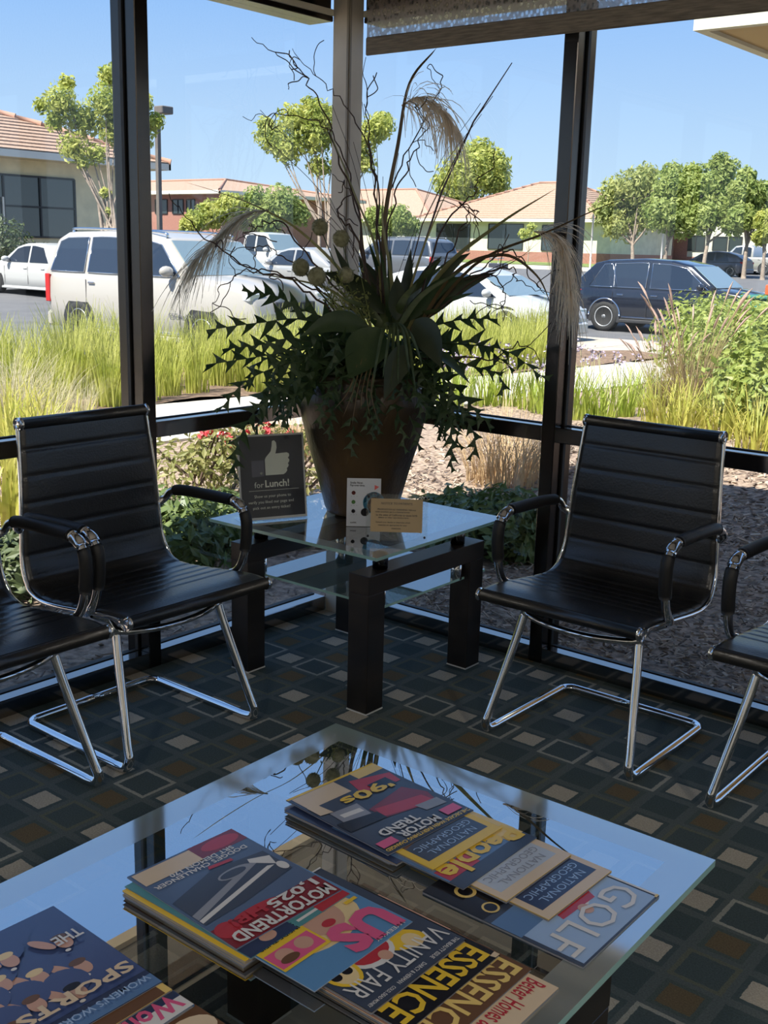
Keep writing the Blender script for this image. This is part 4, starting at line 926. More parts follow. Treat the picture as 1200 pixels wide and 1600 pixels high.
DAYL = mat('daylily leaf', (.38, .40, .06), .5, nscale=4, c2=(.62, .54, .14), trans=.45)
STRAW = mat('straw dry grass', (.50, .33, .17), .8, nscale=8, c2=(.74, .56, .33), trans=.3)
PALEG = mat('pale feather grass', (.50, .44, .25), .8, nscale=6, c2=(.66, .60, .42), trans=.4)
FOUNT = mat('fountain grass leaf', (.28, .20, .10), .8, nscale=6, c2=(.42, .32, .16), trans=.35)
PINKP = mat('pink fountain plume', (.50, .33, .26), .9, nscale=20, c2=(.60, .42, .34), trans=.3)
tall = [clump_mesh('tall_grass', 95, 1.02, .55, TALLG, .0105, s, .33, h0=.55) for s in (1, 2, 3)]
r = random.Random(5); cnt = 0
ORD = 'first second third fourth fifth sixth seventh eighth ninth tenth eleventh twelfth'.split()
for gx in range(5):
    for gy in range(44):
        x = -8.3+gx*.58+r.uniform(-.2, .2); y = -5.2+gy*.475+r.uniform(-.15, .15)
        sc = r.uniform(.66, .92)*(1.0 if x < -6.5 else .86)
        if pix((x, y, gz(x, y)+.4))[0] > 858: continue
        o = obj('tall_grass', tall[cnt % 3], None, (x, y, gz(x, y)+.04), (0, 0, r.uniform(0, 6.3)), sc); cnt += 1
        tag(o, 'tall sunlit green grass clump in the planting strip before the parked cars', 'grass clump', 'tall grass clumps')
ag = [clump_mesh('leafy_clump', 70, .62, .5, BRIGHTG, .011, s, .45) for s in (11, 12)]
dy = [clump_mesh('leafy_clump', 75, .62, .6, DAYL, .012, s, .75) for s in (21, 22)]
for i, (px_, py_) in enumerate(((905, 660), (940, 662), (975, 655), (830, 645), (790, 640), (760, 640), (720, 630), (1005, 640), (880, 640), (850, 650), (700, 640))):
    q = ground(px_, py_, .03); o = obj('agapanthus_clump', ag[i % 2], None, q, (0, 0, i), .82); tag(o, ORD[(8, 9, 10, 5, 4, 3, 2, 11, 7, 6, 1)[i]-1]+' from the left of the upright bright green clumps by the concrete path', 'plant', 'agapanthus clumps')
for i, (px_, py_) in enumerate(((1030, 672), (1080, 668), (1130, 690), (1180, 715), (1150, 668), (1060, 690), (1195, 690))):
    q = ground(px_, py_, .03); o = obj('daylily_clump', dy[i % 2], None, q, (0, 0, i*1.3), .85); tag(o, ['leftmost', 'middle rear', 'middle front', 'right front', 'right rear', 'left front', 'rightmost'][i]+' of the arching yellow-green clumps before the fountain grass', 'plant', 'daylily clumps')
for i, (px_, py_) in enumerate(((20, 760), (60, 800), (0, 830), (45, 720), (95, 740), (10, 700))):
    q = ground(px_, py_, .03); o = obj('daylily_clump', dy[i % 2], None, q, (0, 0, i*1.7), .9); tag(o, ['middle', 'front right', 'nearest', 'rear middle', 'rightmost', 'farthest'][i]+' of the yellow-green strap-leaved clumps behind the left chairs', 'plant', 'clumps behind the left chairs')
dg = clump_mesh('dry_grass', 420, .60, .75, STRAW, .0036, 31, 1.0)
for i, (px_, py_, s, lb) in enumerate(((790, 765, 1.0, 'round straw-coloured dry grass clump seen below the right rail'), (845, 745, .62, 'small straw-coloured dry grass clump beside the larger one'), (450, 720, .7, 'dry straw grass tuft by the path behind the lunch sign'), (400, 715, .6, 'dry straw grass tuft left of the lunch sign'))):
    o = obj('dry_grass', dg, None, ground(px_, py_, .03), (0, 0, i), s); tag(o, lb, 'grass clump')
pg = clump_mesh('feather_grass', 260, .72, .6, PALEG, .003, 41, .8)
for i, (px_, py_) in enumerate(((20, 668), (75, 672), (130, 655))):
    o = obj('feather_grass', pg, None, ground(px_, py_, .03), (0, 0, i), (1.05, .8, .5)[i]); tag(o, ['pale feathery grass tuft at the left edge behind the chairs', 'middle pale feathery grass tuft behind the left chair', 'small pale feathery tuft at the foot of the tall grass'][i], 'grass clump')
fg = clump_mesh('fountain_grass', 230, .80, .55, FOUNT, .004, 51, .5, 26, PINKP)
for i, (px_, py_, s) in enumerate(((1075, 645, 1.05), (1030, 640, .72))):
    o = obj('fountain_grass', fg, None, ground(px_, py_, .03), (0, 0, i*2), s); tag(o, ['large fountain grass with pink plumes in front of the hedge', 'smaller fountain grass left of the large pink-plumed one'][i], 'grass clump')
# agapanthus flower stalks
b = MB(); LIL = mat('lilac flower', (.36, .30, .40), .8); FST = mat('flower stalk', (.40, .38, .20), .8)
r = random.Random(9)
fl = struct  # (kept for readability)
hz = empty('flower_stalks', ground(920, 625)); tag(hz, 'thin stalks with faded lilac flower heads by the concrete path', 'flowers')
for k in range(40):
    q = ground(r.uniform(690, 985), r.uniform(626, 655))-hz.location; h = r.uniform(.40, .66); t = q+Vector((r.gauss(0, .08), r.gauss(0, .08), h)); b = MB(); b.use(FST).tube([q, t], .004, 3); b.use(LIL)
    for j in range(14):
        c = t+Vector((r.gauss(0, .03), r.gauss(0, .03), r.gauss(0, .025))); s = Vector((r.gauss(0, 1), r.gauss(0, 1), r.gauss(0, 1))).normalized()*.018; s2 = s.orthogonal().normalized()*.010; b.add([c-s, c+s2, c+s, c-s2], [(0, 1, 2, 3)])
    b.build('flower_stalk', None, hz)
def leaves(b, c, rad, n, size, r, up=.3, shell=.55):
    c = Vector(c); rad = Vector(rad)
    for k in range(n):
        v = Vector((r.gauss(0, 1), r.gauss(0, 1), r.gauss(0, 1))).normalized(); rr_ = r.uniform(shell, 1.0) if r.random() < .85 else r.uniform(.1, 1)
        nz = 1+.28*noise.noise((v.x*2.1+c.x, v.y*2.1+c.y, v.z*2.1+c.z))
        p = c+Vector((v.x*rad.x, v.y*rad.y, v.z*rad.z))*rr_*nz
        nn = (v+Vector((r.gauss(0, .6), r.gauss(0, .6), r.gauss(0, .6)+up))).normalized(); s = nn.orthogonal().normalized(); s = Matrix.Rotation(r.uniform(0, 6.3), 3, nn) @ s; t = nn.cross(s)
        L = size*r.uniform(.6, 1.3); b.add([p-s*L, p+t*L*.42+nn*L*.12, p+s*L, p-t*L*.42+nn*L*.12], [(0, 1, 2), (0, 2, 3)])
def shrub(name, label, base, blobs, n, size, ma, seed, group=None, cat='shrub', stems=5, flowers=None, kind=None):
    base = Vector(base); root = empty(name, base); tag(root, label, cat, group); r = random.Random(seed)
    b = MB(); tot = sum(q[1][0]*q[1][2] for q in blobs)
    for c, rad in blobs: leaves(b, Vector(c), rad, int(n*rad[0]*rad[2]/tot), size, r)
    b.build('foliage', ma, root)
    b = S()
    for k in range(stems):
        c, rad = r.choice(blobs); c = Vector(c); b.tube(spline([Vector((r.gauss(0, .05), r.gauss(0, .05), -.02)), c*.5+Vector((r.gauss(0, .05), r.gauss(0, .05), 0)), c+Vector((r.gauss(0, .3)*rad[0], r.gauss(0, .3)*rad[1], rad[2]*.4))], 4), [.012*max(1, size*8)*(1-.07*i) for i in range(9)], 5)
    b.build('stems', mat('brown stem', (.10, .065, .045), .85), root)
    if flowers:
        fm, nf, fs = flowers
        for k in range(nf):
            c, rad = r.choice(blobs); c = Vector(c); v = Vector((r.gauss(0, 1), r.gauss(0, 1), abs(r.gauss(.6, 1)))).normalized(); b = MB(); p = c+Vector((v.x*rad[0], v.y*rad[1], v.z*rad[2]))*1.02
            leaves(b, p, (fs, fs, fs), 16, fs*.55, r, shell=.2); b.build('flower', fm, root)
    return root
GL1 = mat('glossy green leaf', (.10, .15, .045), .4, nscale=20, c2=(.18, .23, .07), trans=.3)
GL2 = mat('hedge leaf', (.20, .27, .05), .45, nscale=9, c2=(.36, .40, .10), trans=.35)
GL3 = mat('rose leaf', (.20, .22, .06), .5, nscale=15, c2=(.36, .33, .12), trans=.4)
REDF = mat('red rose', (.65, .05, .06), .6); DKG = mat('dull green leaf', (.07, .10, .04), .5, nscale=10, c2=(.12, .15, .06), trans=.25)
for i, (px_, py_, rx, rz, lb) in enumerate(((742, 880, .34, .26, 'low glossy green shrub outside the glass right of the vase'), (815, 885, .22, .20, 'low glossy green shrub beside the right-hand mullion'), (670, 850, .24, .20, 'low glossy green shrub behind the end table'))):
    q = ground(px_, py_); shrub('glossy_shrub', lb, q, [((0, 0, rz*.6), (rx, rx*.8, rz*.7)), ((.1, .12, rz*.9), (rx*.7, rx*.6, rz*.6))], 1500, .034, GL1, 70+i)
for i, (px_, py_, rx, rz, lb) in enumerate(((270, 890, .40, .28, 'dark green shrub in the shade behind the left chair'), (40, 930, .36, .24, 'dark green shrub behind the chair at the left edge'), (140, 900, .36, .22, 'dark green shrub hidden mostly by the left chair back'), (430, 850, .30, .22, 'dark green shrub behind the lunch sign'), (345, 860, .3, .22, 'dark green shrub behind the armrest of the left chair'))):
    q = ground(px_, py_); shrub('shade_shrub', lb, q, [((0, 0, rz*.5), (rx, rx*.8, rz*.6)), ((-.1, .12, rz*.75), (rx*.7, rx*.6, rz*.5))], 1600, .036, DKG if i in (1, 2) else GL1, 80+i)
for i, (px_, py_, lb) in enumerate(((300, 800, 'red-flowered rose bush behind the left chair armrest'), (365, 780, 'rose bush with red blooms left of the lunch sign'), (455, 790, 'rose bush with red blooms between the sign and the vase'))):
    q = ground(px_, py_); shrub('rose_bush', lb, q, [((0, 0, .26), (.34, .34, .22)), ((.15, .1, .38), (.22, .22, .16))], 620, .030, GL3, 90+i, flowers=(REDF, 6, .035))
# clipped hedge on the right
def hedge(name, label, pxs, rx, rz, n, seed):
    base = ground(*pxs[0]); bl = []
    for p_ in pxs: c = ground(*p_)-base; bl.append((c+Vector((0, 0, rz*.9)), (rx, rx, rz)))
    root = shrub(name, label, base, bl, n, .055, GL2, seed, cat='hedge', stems=6); return root
hedge('clipped_hedge', 'rounded light green hedge by the road at the right', [(1100, 565), (1150, 568), (1200, 575), (1240, 580)], 1.0, .62, 6500, 101)
hedge('low_hedge', 'leafy hedge in front of the rounded one at the right edge', [(1150, 628), (1200, 640), (1110, 610), (1240, 650)], .85, .60, 6500, 102)
hedge('front_hedge', 'low leafy shrub mass behind the right chairs at the right edge', [(1185, 680), (1235, 690)], .55, .45, 3000, 103)
BARK = mat('tree bark', (.22, .17, .13), .9, nscale=12, c2=(.34, .27, .21), bump=.6)
CR1 = mat('fresh green crown', (.32, .38, .07), .55, nscale=1.5, c2=(.60, .60, .17), trans=.5)
CR2 = mat('mid green crown', (.24, .32, .08), .55, nscale=1.2, c2=(.44, .49, .15), trans=.5)
CR3 = mat('olive crown', (.28, .33, .10), .55, nscale=1.2, c2=(.50, .51, .18), trans=.5)
def tree(name, label, dist, base_px, blobs, n, size, ma, seed, trunks=1, tr=.12, group='trees around the parking lot'):
    """dist = distance from the photographer in metres; blobs = crown masses (picture x, y, radius) at that distance with depth of their own"""
    r = random.Random(seed); bp = at_d(*base_px, dist); bp.z = gz(bp.x, bp.y); root = empty(name, bp); tag(root, label, 'tree', group)
    b = MB(); pts = []; tot = sum(q[2]**2 for q in blobs)
    for (x, y, rp) in blobs:
        rad = rp*dist/FPX; c = at_d(x, y, dist+r.uniform(-.6, .6)*rad*1.2)-bp; pts.append((c, rad))
        leaves(b, c, (rad, rad, rad*.95), int(n*2.3*rp*rp/tot), size*.60, r, up=.2, shell=.3)
    b.build('crown', ma, root)
    mid = sum((c for c, _ in pts), Vector())/len(pts)
    for k in range(trunks):
        a = 2*PI*k/max(1, trunks); o = Vector((math.cos(a), math.sin(a), 0))*tr*(1.2 if trunks > 1 else 0)
        top = mid*.55+o*3; top.z = mid.z*.6
        S().tube(spline([o+Vector((0, 0, -.1)), o*1.6+Vector((top.x*.3, top.y*.3, top.z*.5)), top], 5), [tr*(1-.05*i) for i in range(11)], 8).build('trunk', BARK, root)
    for i, (c, rad) in enumerate(pts):
        k = i % max(1, trunks); a = 2*PI*k/max(1, trunks); o = Vector((math.cos(a), math.sin(a), 0))*tr*(1.2 if trunks > 1 else 0); st = o*1.6+Vector((mid.x*.25, mid.y*.25, mid.z*.40))
        S().tube(spline([st, st.lerp(c, .5)+Vector((r.gauss(0, .1), r.gauss(0, .1), -.1)), c], 5), [tr*.5*(1-.07*j) for j in range(11)], 6).build('branch', BARK, root)
    return root
tree('street_tree', 'young tree with loose green crown in front of the tiled building at the left', 31, (180, 428), [(95, 160, 30), (130, 190, 32), (115, 230, 25), (165, 160, 30), (180, 200, 34), (205, 180, 30), (170, 120, 22), (215, 215, 28), (240, 190, 18), (65, 165, 15), (105, 130, 14), (150, 240, 18), (165, 300, 10), (130, 255, 12), (200, 250, 16), (85, 190, 18), (175, 330, 8), (225, 160, 16)], 3000, .15, CR1, 201, 3, .07)
tree('street_tree', 'young yellow-green tree rising behind the corner column', 38, (505, 430), [(425, 215, 28), (460, 190, 30), (490, 215, 34), (450, 235, 26), (500, 180, 28), (530, 200, 34), (560, 220, 34), (590, 200, 26), (540, 250, 26), (600, 190, 18), (485, 165, 18), (415, 195, 15), (570, 255, 18), (500, 260, 20)], 4200, .17, CR1, 202, 4, .07)
tree('round_tree', 'round-crowned tree rising behind the tiled building right of the column', 142, (735, 400), [(735, 270, 45), (770, 260, 30), (700, 285, 25), (750, 240, 26), (775, 285, 25), (720, 300, 28)], 3600, .62, CR1, 203, 1, .25)
for i, (bx_, bl, lb) in enumerate((((345, 400), [(330, 335, 26), (305, 345, 20), (360, 325, 26), (290, 352, 12)], 'yellowish bushy tree behind the white vans'), ((440, 400), [(400, 315, 26), (440, 318, 32), (415, 345, 30), (465, 335, 22), (380, 340, 22)], 'green bushy tree behind the white vans'), ((610, 400), [(590, 340, 22), (620, 345, 26), (640, 355, 18), (600, 365, 20)], 'bushy green tree behind the grey vehicle'))):
    tree('bushy_tree', lb, 62, bx_, bl, 2400, .24, (CR1, CR2, CR2)[i], 210+i, 2, .08)
RT_ = [((990, 402), [(965, 300, 32), (1000, 290, 34), (945, 330, 26), (985, 340, 38), (1020, 330, 32), (960, 355, 22), (1010, 275, 22)], CR3, 'leftmost of the row of green trees across the lot'),
       ((1038, 402), [(1050, 295, 34), (1035, 330, 32), (1065, 340, 36), (1080, 300, 32), (1050, 270, 20), (1085, 270, 20)], CR2, 'second tree from the left in the row across the lot'),
       ((1100, 400), [(1110, 290, 34), (1130, 265, 26), (1125, 320, 36), (1150, 345, 28), (1100, 340, 30), (1125, 250, 14)], CR2, 'tallest dark green tree in the row across the lot'),
       ((1165, 398), [(1165, 300, 28), (1185, 325, 32), (1160, 340, 24), (1165, 275, 16), (1200, 300, 20)], CR2, 'tree at the right end of the row across the lot'),
       ((1195, 398), [(1195, 345, 18), (1205, 360, 20), (1190, 370, 14)], CR1, 'small yellowish tree at the right edge across the lot')]
for i, (bx_, bl, ma, lb) in enumerate(RT_): tree('lot_tree', lb, 72-i*1.5, bx_, bl, 3000, .30, ma, 220+i, 1, .16)
tree('young_tree', 'small young tree on the lawn before the tiled building', 83, (825, 398), [(820, 365, 10), (830, 355, 8), (838, 368, 8)], 260, .25, CR1, 230, 1, .05)
q = ground(15, 428); shrub('building_shrub', 'dark green shrub against the window of the left building', at_d(12, 425, 37.5), [((0, 0, .9), (.8, .9, .95)), ((.2, 1.6, .5), (.6, .9, .5))], 1500, .09, DKG, 240)
shrub('golden_shrub', 'small golden shrub at the foot of the left building', at_d(-8, 428, 38), [((0, 0, .35), (.55, .55, .4))], 700, .08, GL3, 241)
for i, x in enumerate((70, 105, 140)): shrub('building_shrub', ['dark shrub under the left building window, left of the white car roof', 'dark shrub behind the white car roof', 'dark shrub right behind the white car by the young tree'][i], at_d(x, 400, 38)+Vector((0, 0, -1.1)), [((0, 0, .6), (.7, .9, .6))], 700, .09, DKG, 245+i)
# ================================================================== vehicles
CGLASS = mat('dark car glass', (.02, .03, .05), .06, 0, .5); TYRE = mat('tyre', (.02, .02, .02), .8); RIM = mat('alloy rim', (.55, .55, .56), .25, .9)
BLKPL = mat('black plastic trim', (.025, .025, .027), .6); CHR2 = mat('car chrome', (.7, .7, .72), .12, 1); TAILR = mat('red tail light', (.45, .02, .02), .2); LAMPC = mat('clear headlight', (.6, .62, .65), .1, .3); AMB = mat('amber lamp', (.7, .22, .03), .3)
WSHLD = mat('windscreen', (.16, .22, .25), .05, 0, .9)
KIND = {   # roof line as (along, height) fractions from the rear; cab base; side windows as (along bottom-rear, top-rear, top-front, bottom-front)
 'suv': dict(top=[(.0, .60), (.012, .70), (.045, .93), (.09, .985), (.30, 1.0), (.50, .985), (.60, .94), (.735, .655)], hood=[(.735, .655), (.88, .625), (.96, .58), (.99, .50), (1, .38)], belt=.635, tail=.60, win=[(.030, .065, .215, .215), (.235, .235, .40, .40), (.42, .42, .585, .69)], wh=(.19, .80)),
 'cross': dict(top=[(.0, .62), (.03, .74), (.10, .93), (.16, .97), (.36, 1.0), (.52, .985), (.62, .93), (.765, .64)], hood=[(.765, .64), (.90, .585), (.965, .53), (.99, .45), (1, .36)], belt=.60, tail=.58, win=[(.085, .155, .20, .245), (.225, .215, .40, .40), (.425, .42, .60, .73)], wh=(.185, .80)),
 'sedan': dict(top=[(.13, .64), (.20, .78), (.30, .955), (.42, 1.0), (.52, .99), (.60, .93), (.735, .66)], hood=[(.735, .66), (.88, .60), (.96, .52), (.99, .44), (1, .34)], belt=.62, tail=.62, win=[(.26, .33, .445, .445), (.465, .465, .59, .69)], wh=(.185, .80)),
 'hatch': dict(top=[(.02, .66), (.12, .86), (.26, .97), (.42, 1.0), (.54, .975), (.64, .90), (.80, .63)], hood=[(.80, .63), (.91, .56), (.97, .49), (.99, .42), (1, .34)], belt=.60, tail=.62, win=[(.22, .27, .42, .42), (.445, .445, .60, .74)], wh=(.185, .80)),
 'pickup': dict(top=[(.345, .62), (.355, .94), (.40, .995), (.50, 1.0), (.58, .97), (.69, .64)], hood=[(.69, .64), (.86, .60), (.96, .57), (.99, .50), (1, .36)], belt=.60, tail=.60, win=[(.375, .375, .475, .475), (.495, .495, .575, .655)], wh=(.19, .815)),
}
def car(name, label, loc_, rz, L, W, Hh, paint, kind, cat='car', rails=False, rim=RIM, trim=None, group=None):
    K = KIND[kind]; root = empty(name, loc_, rz); tag(root, label, cat, group)
    Wh = W/2; zb = K['belt']*Hh; z0 = .20 if kind in ('sedan', 'hatch') else .26
    X = lambda u: (u-.5)*L
    def low(u):     # top of the lower body
        h = K['hood']
        if u >= h[0][0]: return interp(u, [a for a, _ in h], [c for _, c in h])*Hh
        if u < .012: return K['tail']*Hh*.98
        return min(zb, K['tail']*Hh if u < K['top'][0][0] else zb)
    def half(u): return Wh*(1-.16*max(0, (u-.86)/.14)**2-.10*max(0, (.07-u)/.07)**2)
    us = [0, .006, .03, .07, .12]+[.15+.7*i/16 for i in range(17)]+[.88, .91, .94, .965, .985, .995, 1]
    us = sorted(us+[K['hood'][0][0]]); rows = []
    R = .335 if kind in ('sedan', 'hatch', 'cross') else .385
    if kind == 'cross': R = .355
    xw = [X(K['wh'][0]), X(K['wh'][1])]
    b = S()
    secs = []
    for u in us:
        h = half(u); t = low(u); end = (u < .006 or u > .994); zl = z0+(.12 if end else (.05 if u < .05 or u > .95 else 0)); m_ = zl+(t-zl)*.5
        pr = [(0, zl), (h*.86, zl), (h*.975, zl+.07), (h*.985, m_-.06), (h, m_+.05), (h*.985, t-.09), (h*.955, t-.025), (h*.90, t), (h*.5, t+(.025 if u > K['hood'][0][0] else .0)), (0, t+(.035 if u > K['hood'][0][0] else 0))]
        secs.append([Vector((X(u), -y, z)) for y, z in pr]+[Vector((X(u), y, z)) for y, z in pr[::-1]])
    b.grid(secs)
    b.poly(secs[0]); b.poly(secs[-1][::-1])
    body = b.build('body', paint, root)
    # greenhouse
    tp = K['top']; gy0, gy1 = Wh*.935, Wh*.76
    def side(z, ext=0): k = (z-zb)/(Hh-zb); return gy0+(gy1-gy0)*max(0, k)**1.15+ext
    def topz(u): return interp(u, [a for a, _ in tp], [c for _, c in tp])*Hh
    us2 = sorted(set([a for a, _ in tp]+[tp[0][0]+(tp[-1][0]-tp[0][0])*i/22 for i in range(23)])); rows = []
    for u in us2:
        t = max(topz(u), zb+.002); ys = []
        for z in (zb-.05, zb, zb+(t-zb)*.5, t-.05 if t-.05 > zb else zb+(t-zb)*.8): ys.append((side(z), z))
        yr = side(t); ys += [(yr-.02, t-.012), (yr*.8, t+.006), (0, t+.012)]
        rows.append([Vector((X(u), -y, z)) for y, z in ys]+[Vector((X(u), y, z)) for y, z in ys[::-1][1:]])
    b = S(); b.grid(rows); b.poly(rows[0]); b.poly(rows[-1][::-1]); b.build('cab', paint, root)
    for sgn in (-1, 1):
        for (a, c, d, e2) in K['win']:
            zt = lambda u: topz(u)-.085*Hh/1.6
            lo = zb+.02; pts = []
            for k in range(5): u = a+(e2-a)*k/4; pts.append((u, lo))
            for k in range(5):
                u = d+(c-d)*k/4; pts.append((u, max(lo+.03, zt(u))))
            P = [Vector((X(u), sgn*(side(z)+.016), z)) for u, z in pts]; P2 = [q-Vector((0, sgn*.022, 0)) for q in P]
            b = MB(); n = len(P)
            b.add(P+P2, [list(range(n)) if sgn < 0 else list(range(n))[::-1]]+[(i, n+i, n+(i+1) % n, (i+1) % n) for i in range(n)])
            wo = b.build('side_window', CGLASS, root)
            if trim: S().tube(P, .010, 5, closed=True).build('window_trim', trim, wo)
        for u in (.43, .245) if kind != 'sedan' else (.46, .28):
            MB().bbox((X(u)-.01+.03, sgn*(Wh*1.0)-.015, zb-.17), (X(u)+.19, sgn*(Wh*1.0)+.015, zb-.135), .008).build('door_handle', CHR2 if trim else paint, root)
        ds = [K['win'][-1][0]-.01, K['win'][-1][3]+.01]+([K['win'][-2][0]] if len(K['win']) > 2 else [])
        for u in ds:
            MB().box((X(u)-.004, sgn*half(u)*.997-.004, z0+.12), (X(u)+.004, sgn*half(u)*.997+.004, zb-.1)).build('door_seam', BLKPL, root)
        mu = K['win'][-1][3]-.035
        mo = S(); M = Matrix.Translation((X(mu)+.02, sgn*(gy0+.14), zb+.10)); rw = []
        for a_ in range(7):
            th = PI*a_/6; rw.append([M @ Vector((.09*math.sin(th)*math.cos(2*PI*k_/12), .13*math.sin(th)*math.sin(2*PI*k_/12), .085*math.cos(th))) for k_ in range(13)])
        mo.grid(rw, True); mo.tube([M @ Vector((0, -sgn*.16, -.05)), M @ Vector((0, 0, -.04))], .025, 6); mo.build('mirror', paint, root)
        b = MB(); b.bbox((X(.10), sgn*Wh*.93-.06, z0-.03), (X(.90), sgn*Wh*.93+.06, z0+.06), .02); b.build('rocker_panel', BLKPL if kind == 'cross' else paint, root)
        if trim:
            MB().bbox((X(.28), sgn*(Wh*.985)-.012, z0+.085), (X(.70), sgn*(Wh*.985)+.016, z0+.115), .006).build('trim_strip', trim, root)
        # lights
        b = MB(); hb = half(.02); zt_ = K['tail']*Hh
        if kind == 'suv': b.bbox((X(.0)-.012, sgn*hb*.80-.06*sgn if sgn < 0 else hb*.80-.06, zt_-.42), (X(.028), (sgn*hb*.80+.10) if sgn > 0 else (-hb*.80+.06), zt_-.02), .01)
        else: b.bbox((X(.0)-.006, min(sgn*hb*.70, sgn*hb*1.01), zt_-.16), (X(.055), max(sgn*hb*.70, sgn*hb*1.01), zt_-.02), .02)
        if kind == 'suv': b = MB(); b.bbox((X(.0)-.012, min(sgn*hb*.86, sgn*(hb*1.015)), zt_-.45), (X(.022), max(sgn*hb*.86, sgn*(hb*1.015)), zt_+.03), .01)
        b.build('tail_light', TAILR, root)
        hf = half(.965); zf = low(.965); b = MB(); b.bbox((X(.925), min(sgn*hf*.62, sgn*hf*1.0), zf-.16), (X(.985), max(sgn*hf*.62, sgn*hf*1.0), zf-.03), .02); hl = b.build('headlight', LAMPC, root)
        MB().bbox((X(.915), min(sgn*hf*.9, sgn*hf*1.03), zf-.12), (X(.94), max(sgn*hf*.9, sgn*hf*1.03), zf-.07), .01).build('indicator', AMB, hl)
        if rails: S().tube(spline([(X(.10), sgn*gy1*.92, topz(.10)+.0), (X(.14), sgn*gy1*.92, topz(.14)+.055), (X(.54), sgn*gy1*.92, topz(.54)+.055), (X(.58), sgn*gy1*.92, topz(.58)+.0)], 5), .022, 6).build('roof_rail', CHR2 if rails == 2 else paint, root)
        for x in xw:
            # arch lip, dark well and wheel
            arc = [(x+(R+.055)*math.cos(t_), (R+.02)+(R+.055)*math.sin(t_)) for t_ in [PI*i/14 for i in range(15)]]
            arc = [(a_, max(z0-.02, c_)) for a_, c_ in arc]
            M = Matrix.Rotation(PI/2, 4, 'X'); b = MB().prism([(x+R+.055, z0-.03)]+arc+[(x-R-.055, z0-.03)], -sgn*(Wh*.99+.004), -sgn*(Wh*.80), M); b.build('wheel_well', BLKPL, root)
            if kind in ('cross', 'pickup'): S().tube([Vector((a_, sgn*(Wh*.995), c_)) for a_, c_ in arc], .022, 6).build('arch_trim', trim or BLKPL, root)
            wl_ = S(); Mw = Matrix.Translation((x, sgn*(Wh*.90), R)) @ Matrix.Rotation(-sgn*PI/2, 4, 'X')
            wl_.lathe([(R*.62, -.10), (R*.95, -.10), (R, -.07), (R, .075), (R*.96, .105), (R*.70, .112), (R*.66, .10)], 28, M=Mw); wo = wl_.build('wheel', TYRE, root)
            b = S(); b.lathe([(R*.66, .06), (R*.68, .105), (R*.63, .108), (R*.60, .075)], 28, M=Mw); b.lathe([(0, .10), (R*.14, .10), (R*.16, .07)], 14, M=Mw); b.smooth = False
            for s_ in range(7 if kind in ('cross', 'suv') else 5):
                a_ = 2*PI*s_/(7 if kind in ('cross', 'suv') else 5); Ms = Mw @ Matrix.Rotation(a_, 4, 'Z')
                b.add([Ms @ Vector(q) for q in ((R*.10, -R*.06, .095), (R*.65, -R*.13, .088), (R*.65, R*.13, .088), (R*.10, R*.06, .095))], [(0, 1, 2, 3)])
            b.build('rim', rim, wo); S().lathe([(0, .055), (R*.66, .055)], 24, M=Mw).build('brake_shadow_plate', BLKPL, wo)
    # windscreen, rear window, grille, bumpers
    def strip(u0_, z0_, u1_, z1_, k, nm, ma, dx):
        y0_, y1_ = side(z0_)*k, side(z1_)*k
        P = [Vector((X(u0_)+dx, -y0_, z0_)), Vector((X(u0_)+dx, y0_, z0_)), Vector((X(u1_)+dx, y1_, z1_)), Vector((X(u1_)+dx, -y1_, z1_))]; n_ = Vector((-dx, 0, 0))
        q = [p_+n_ for p_ in P]; b_ = MB().add(P+q, [(0, 1, 2, 3), (4, 7, 6, 5), (0, 4, 5, 1), (2, 6, 7, 3), (1, 5, 6, 2), (0, 3, 7, 4)]); b_.build(nm, ma, root)
    ua, za = tp[-1]; ub, zb_ = tp[-2]
    strip(ua-.004, za*Hh+.02, ub+.008, zb_*Hh-.015, .93, 'windscreen', WSHLD, .022)
    if kind != 'pickup':
        i_ = 1 if kind in ('suv', 'cross') else 0; j_ = i_+1 if kind != 'suv' else 2
        strip(tp[i_][0]+.004, tp[i_][1]*Hh+.02, tp[j_][0]-.006, tp[j_][1]*Hh-.03, .86, 'rear_window', CGLASS, -.022)
    else:
        MB().box((X(.02), -Wh*.86, zb-.02), (X(.335), Wh*.86, zb+.004)).build('bed_floor', BLKPL, root)
    MB().bbox((X(.985), -Wh*.45, low(.985)-.22), (X(1)+.012, Wh*.45, low(.985)-.06), .015).build('grille', BLKPL, root)
    MB().bbox((X(0)-.06, -Wh*.92, z0+.03), (X(.02), Wh*.92, z0+.30), .04).build('rear_bumper', paint if kind != 'cross' else BLKPL, root)
    MB().bbox((X(.975), -Wh*.80, z0+.0), (X(1)+.05, Wh*.80, z0+.24), .04).build('front_bumper', paint if kind != 'cross' else BLKPL, root)
    return root
PW = mat('white car paint', (.47, .47, .46), .3, 0, .5, coat=.6); PP = mat('pearl white paint', (.40, .37, .33), .3, 0, .5, coat=.6); PB = mat('black blue paint', (.010, .013, .022), .15, 0, .6, coat=1)
PG = mat('grey paint', (.14, .15, .17), .3, .4, .5, coat=.5); PD = mat('slate grey paint', (.085, .09, .115), .3, .4, .5, coat=.5); PS = mat('silver paint', (.48, .47, .45), .3, .5, .5, coat=.5)
def onroad(x, y): return (x, y, gz(x, y)-.03)
E1 = car('white_suv', 'large white sport utility vehicle parked behind the tall grass at the left', onroad(-11.95, 9.55), 0, 5.15, 2.0, 1.94, PP, 'suv', rails=2, trim=CHR2)
me = text_mesh('ESCALADE', .62, .07, mat('badge grey', (.12, .12, .13), .4), .02); me.transform(Matrix.Translation((.78, -1.006, .62)) @ Matrix.Rotation(PI/2, 4, 'X')); obj('lettering', me, E1)
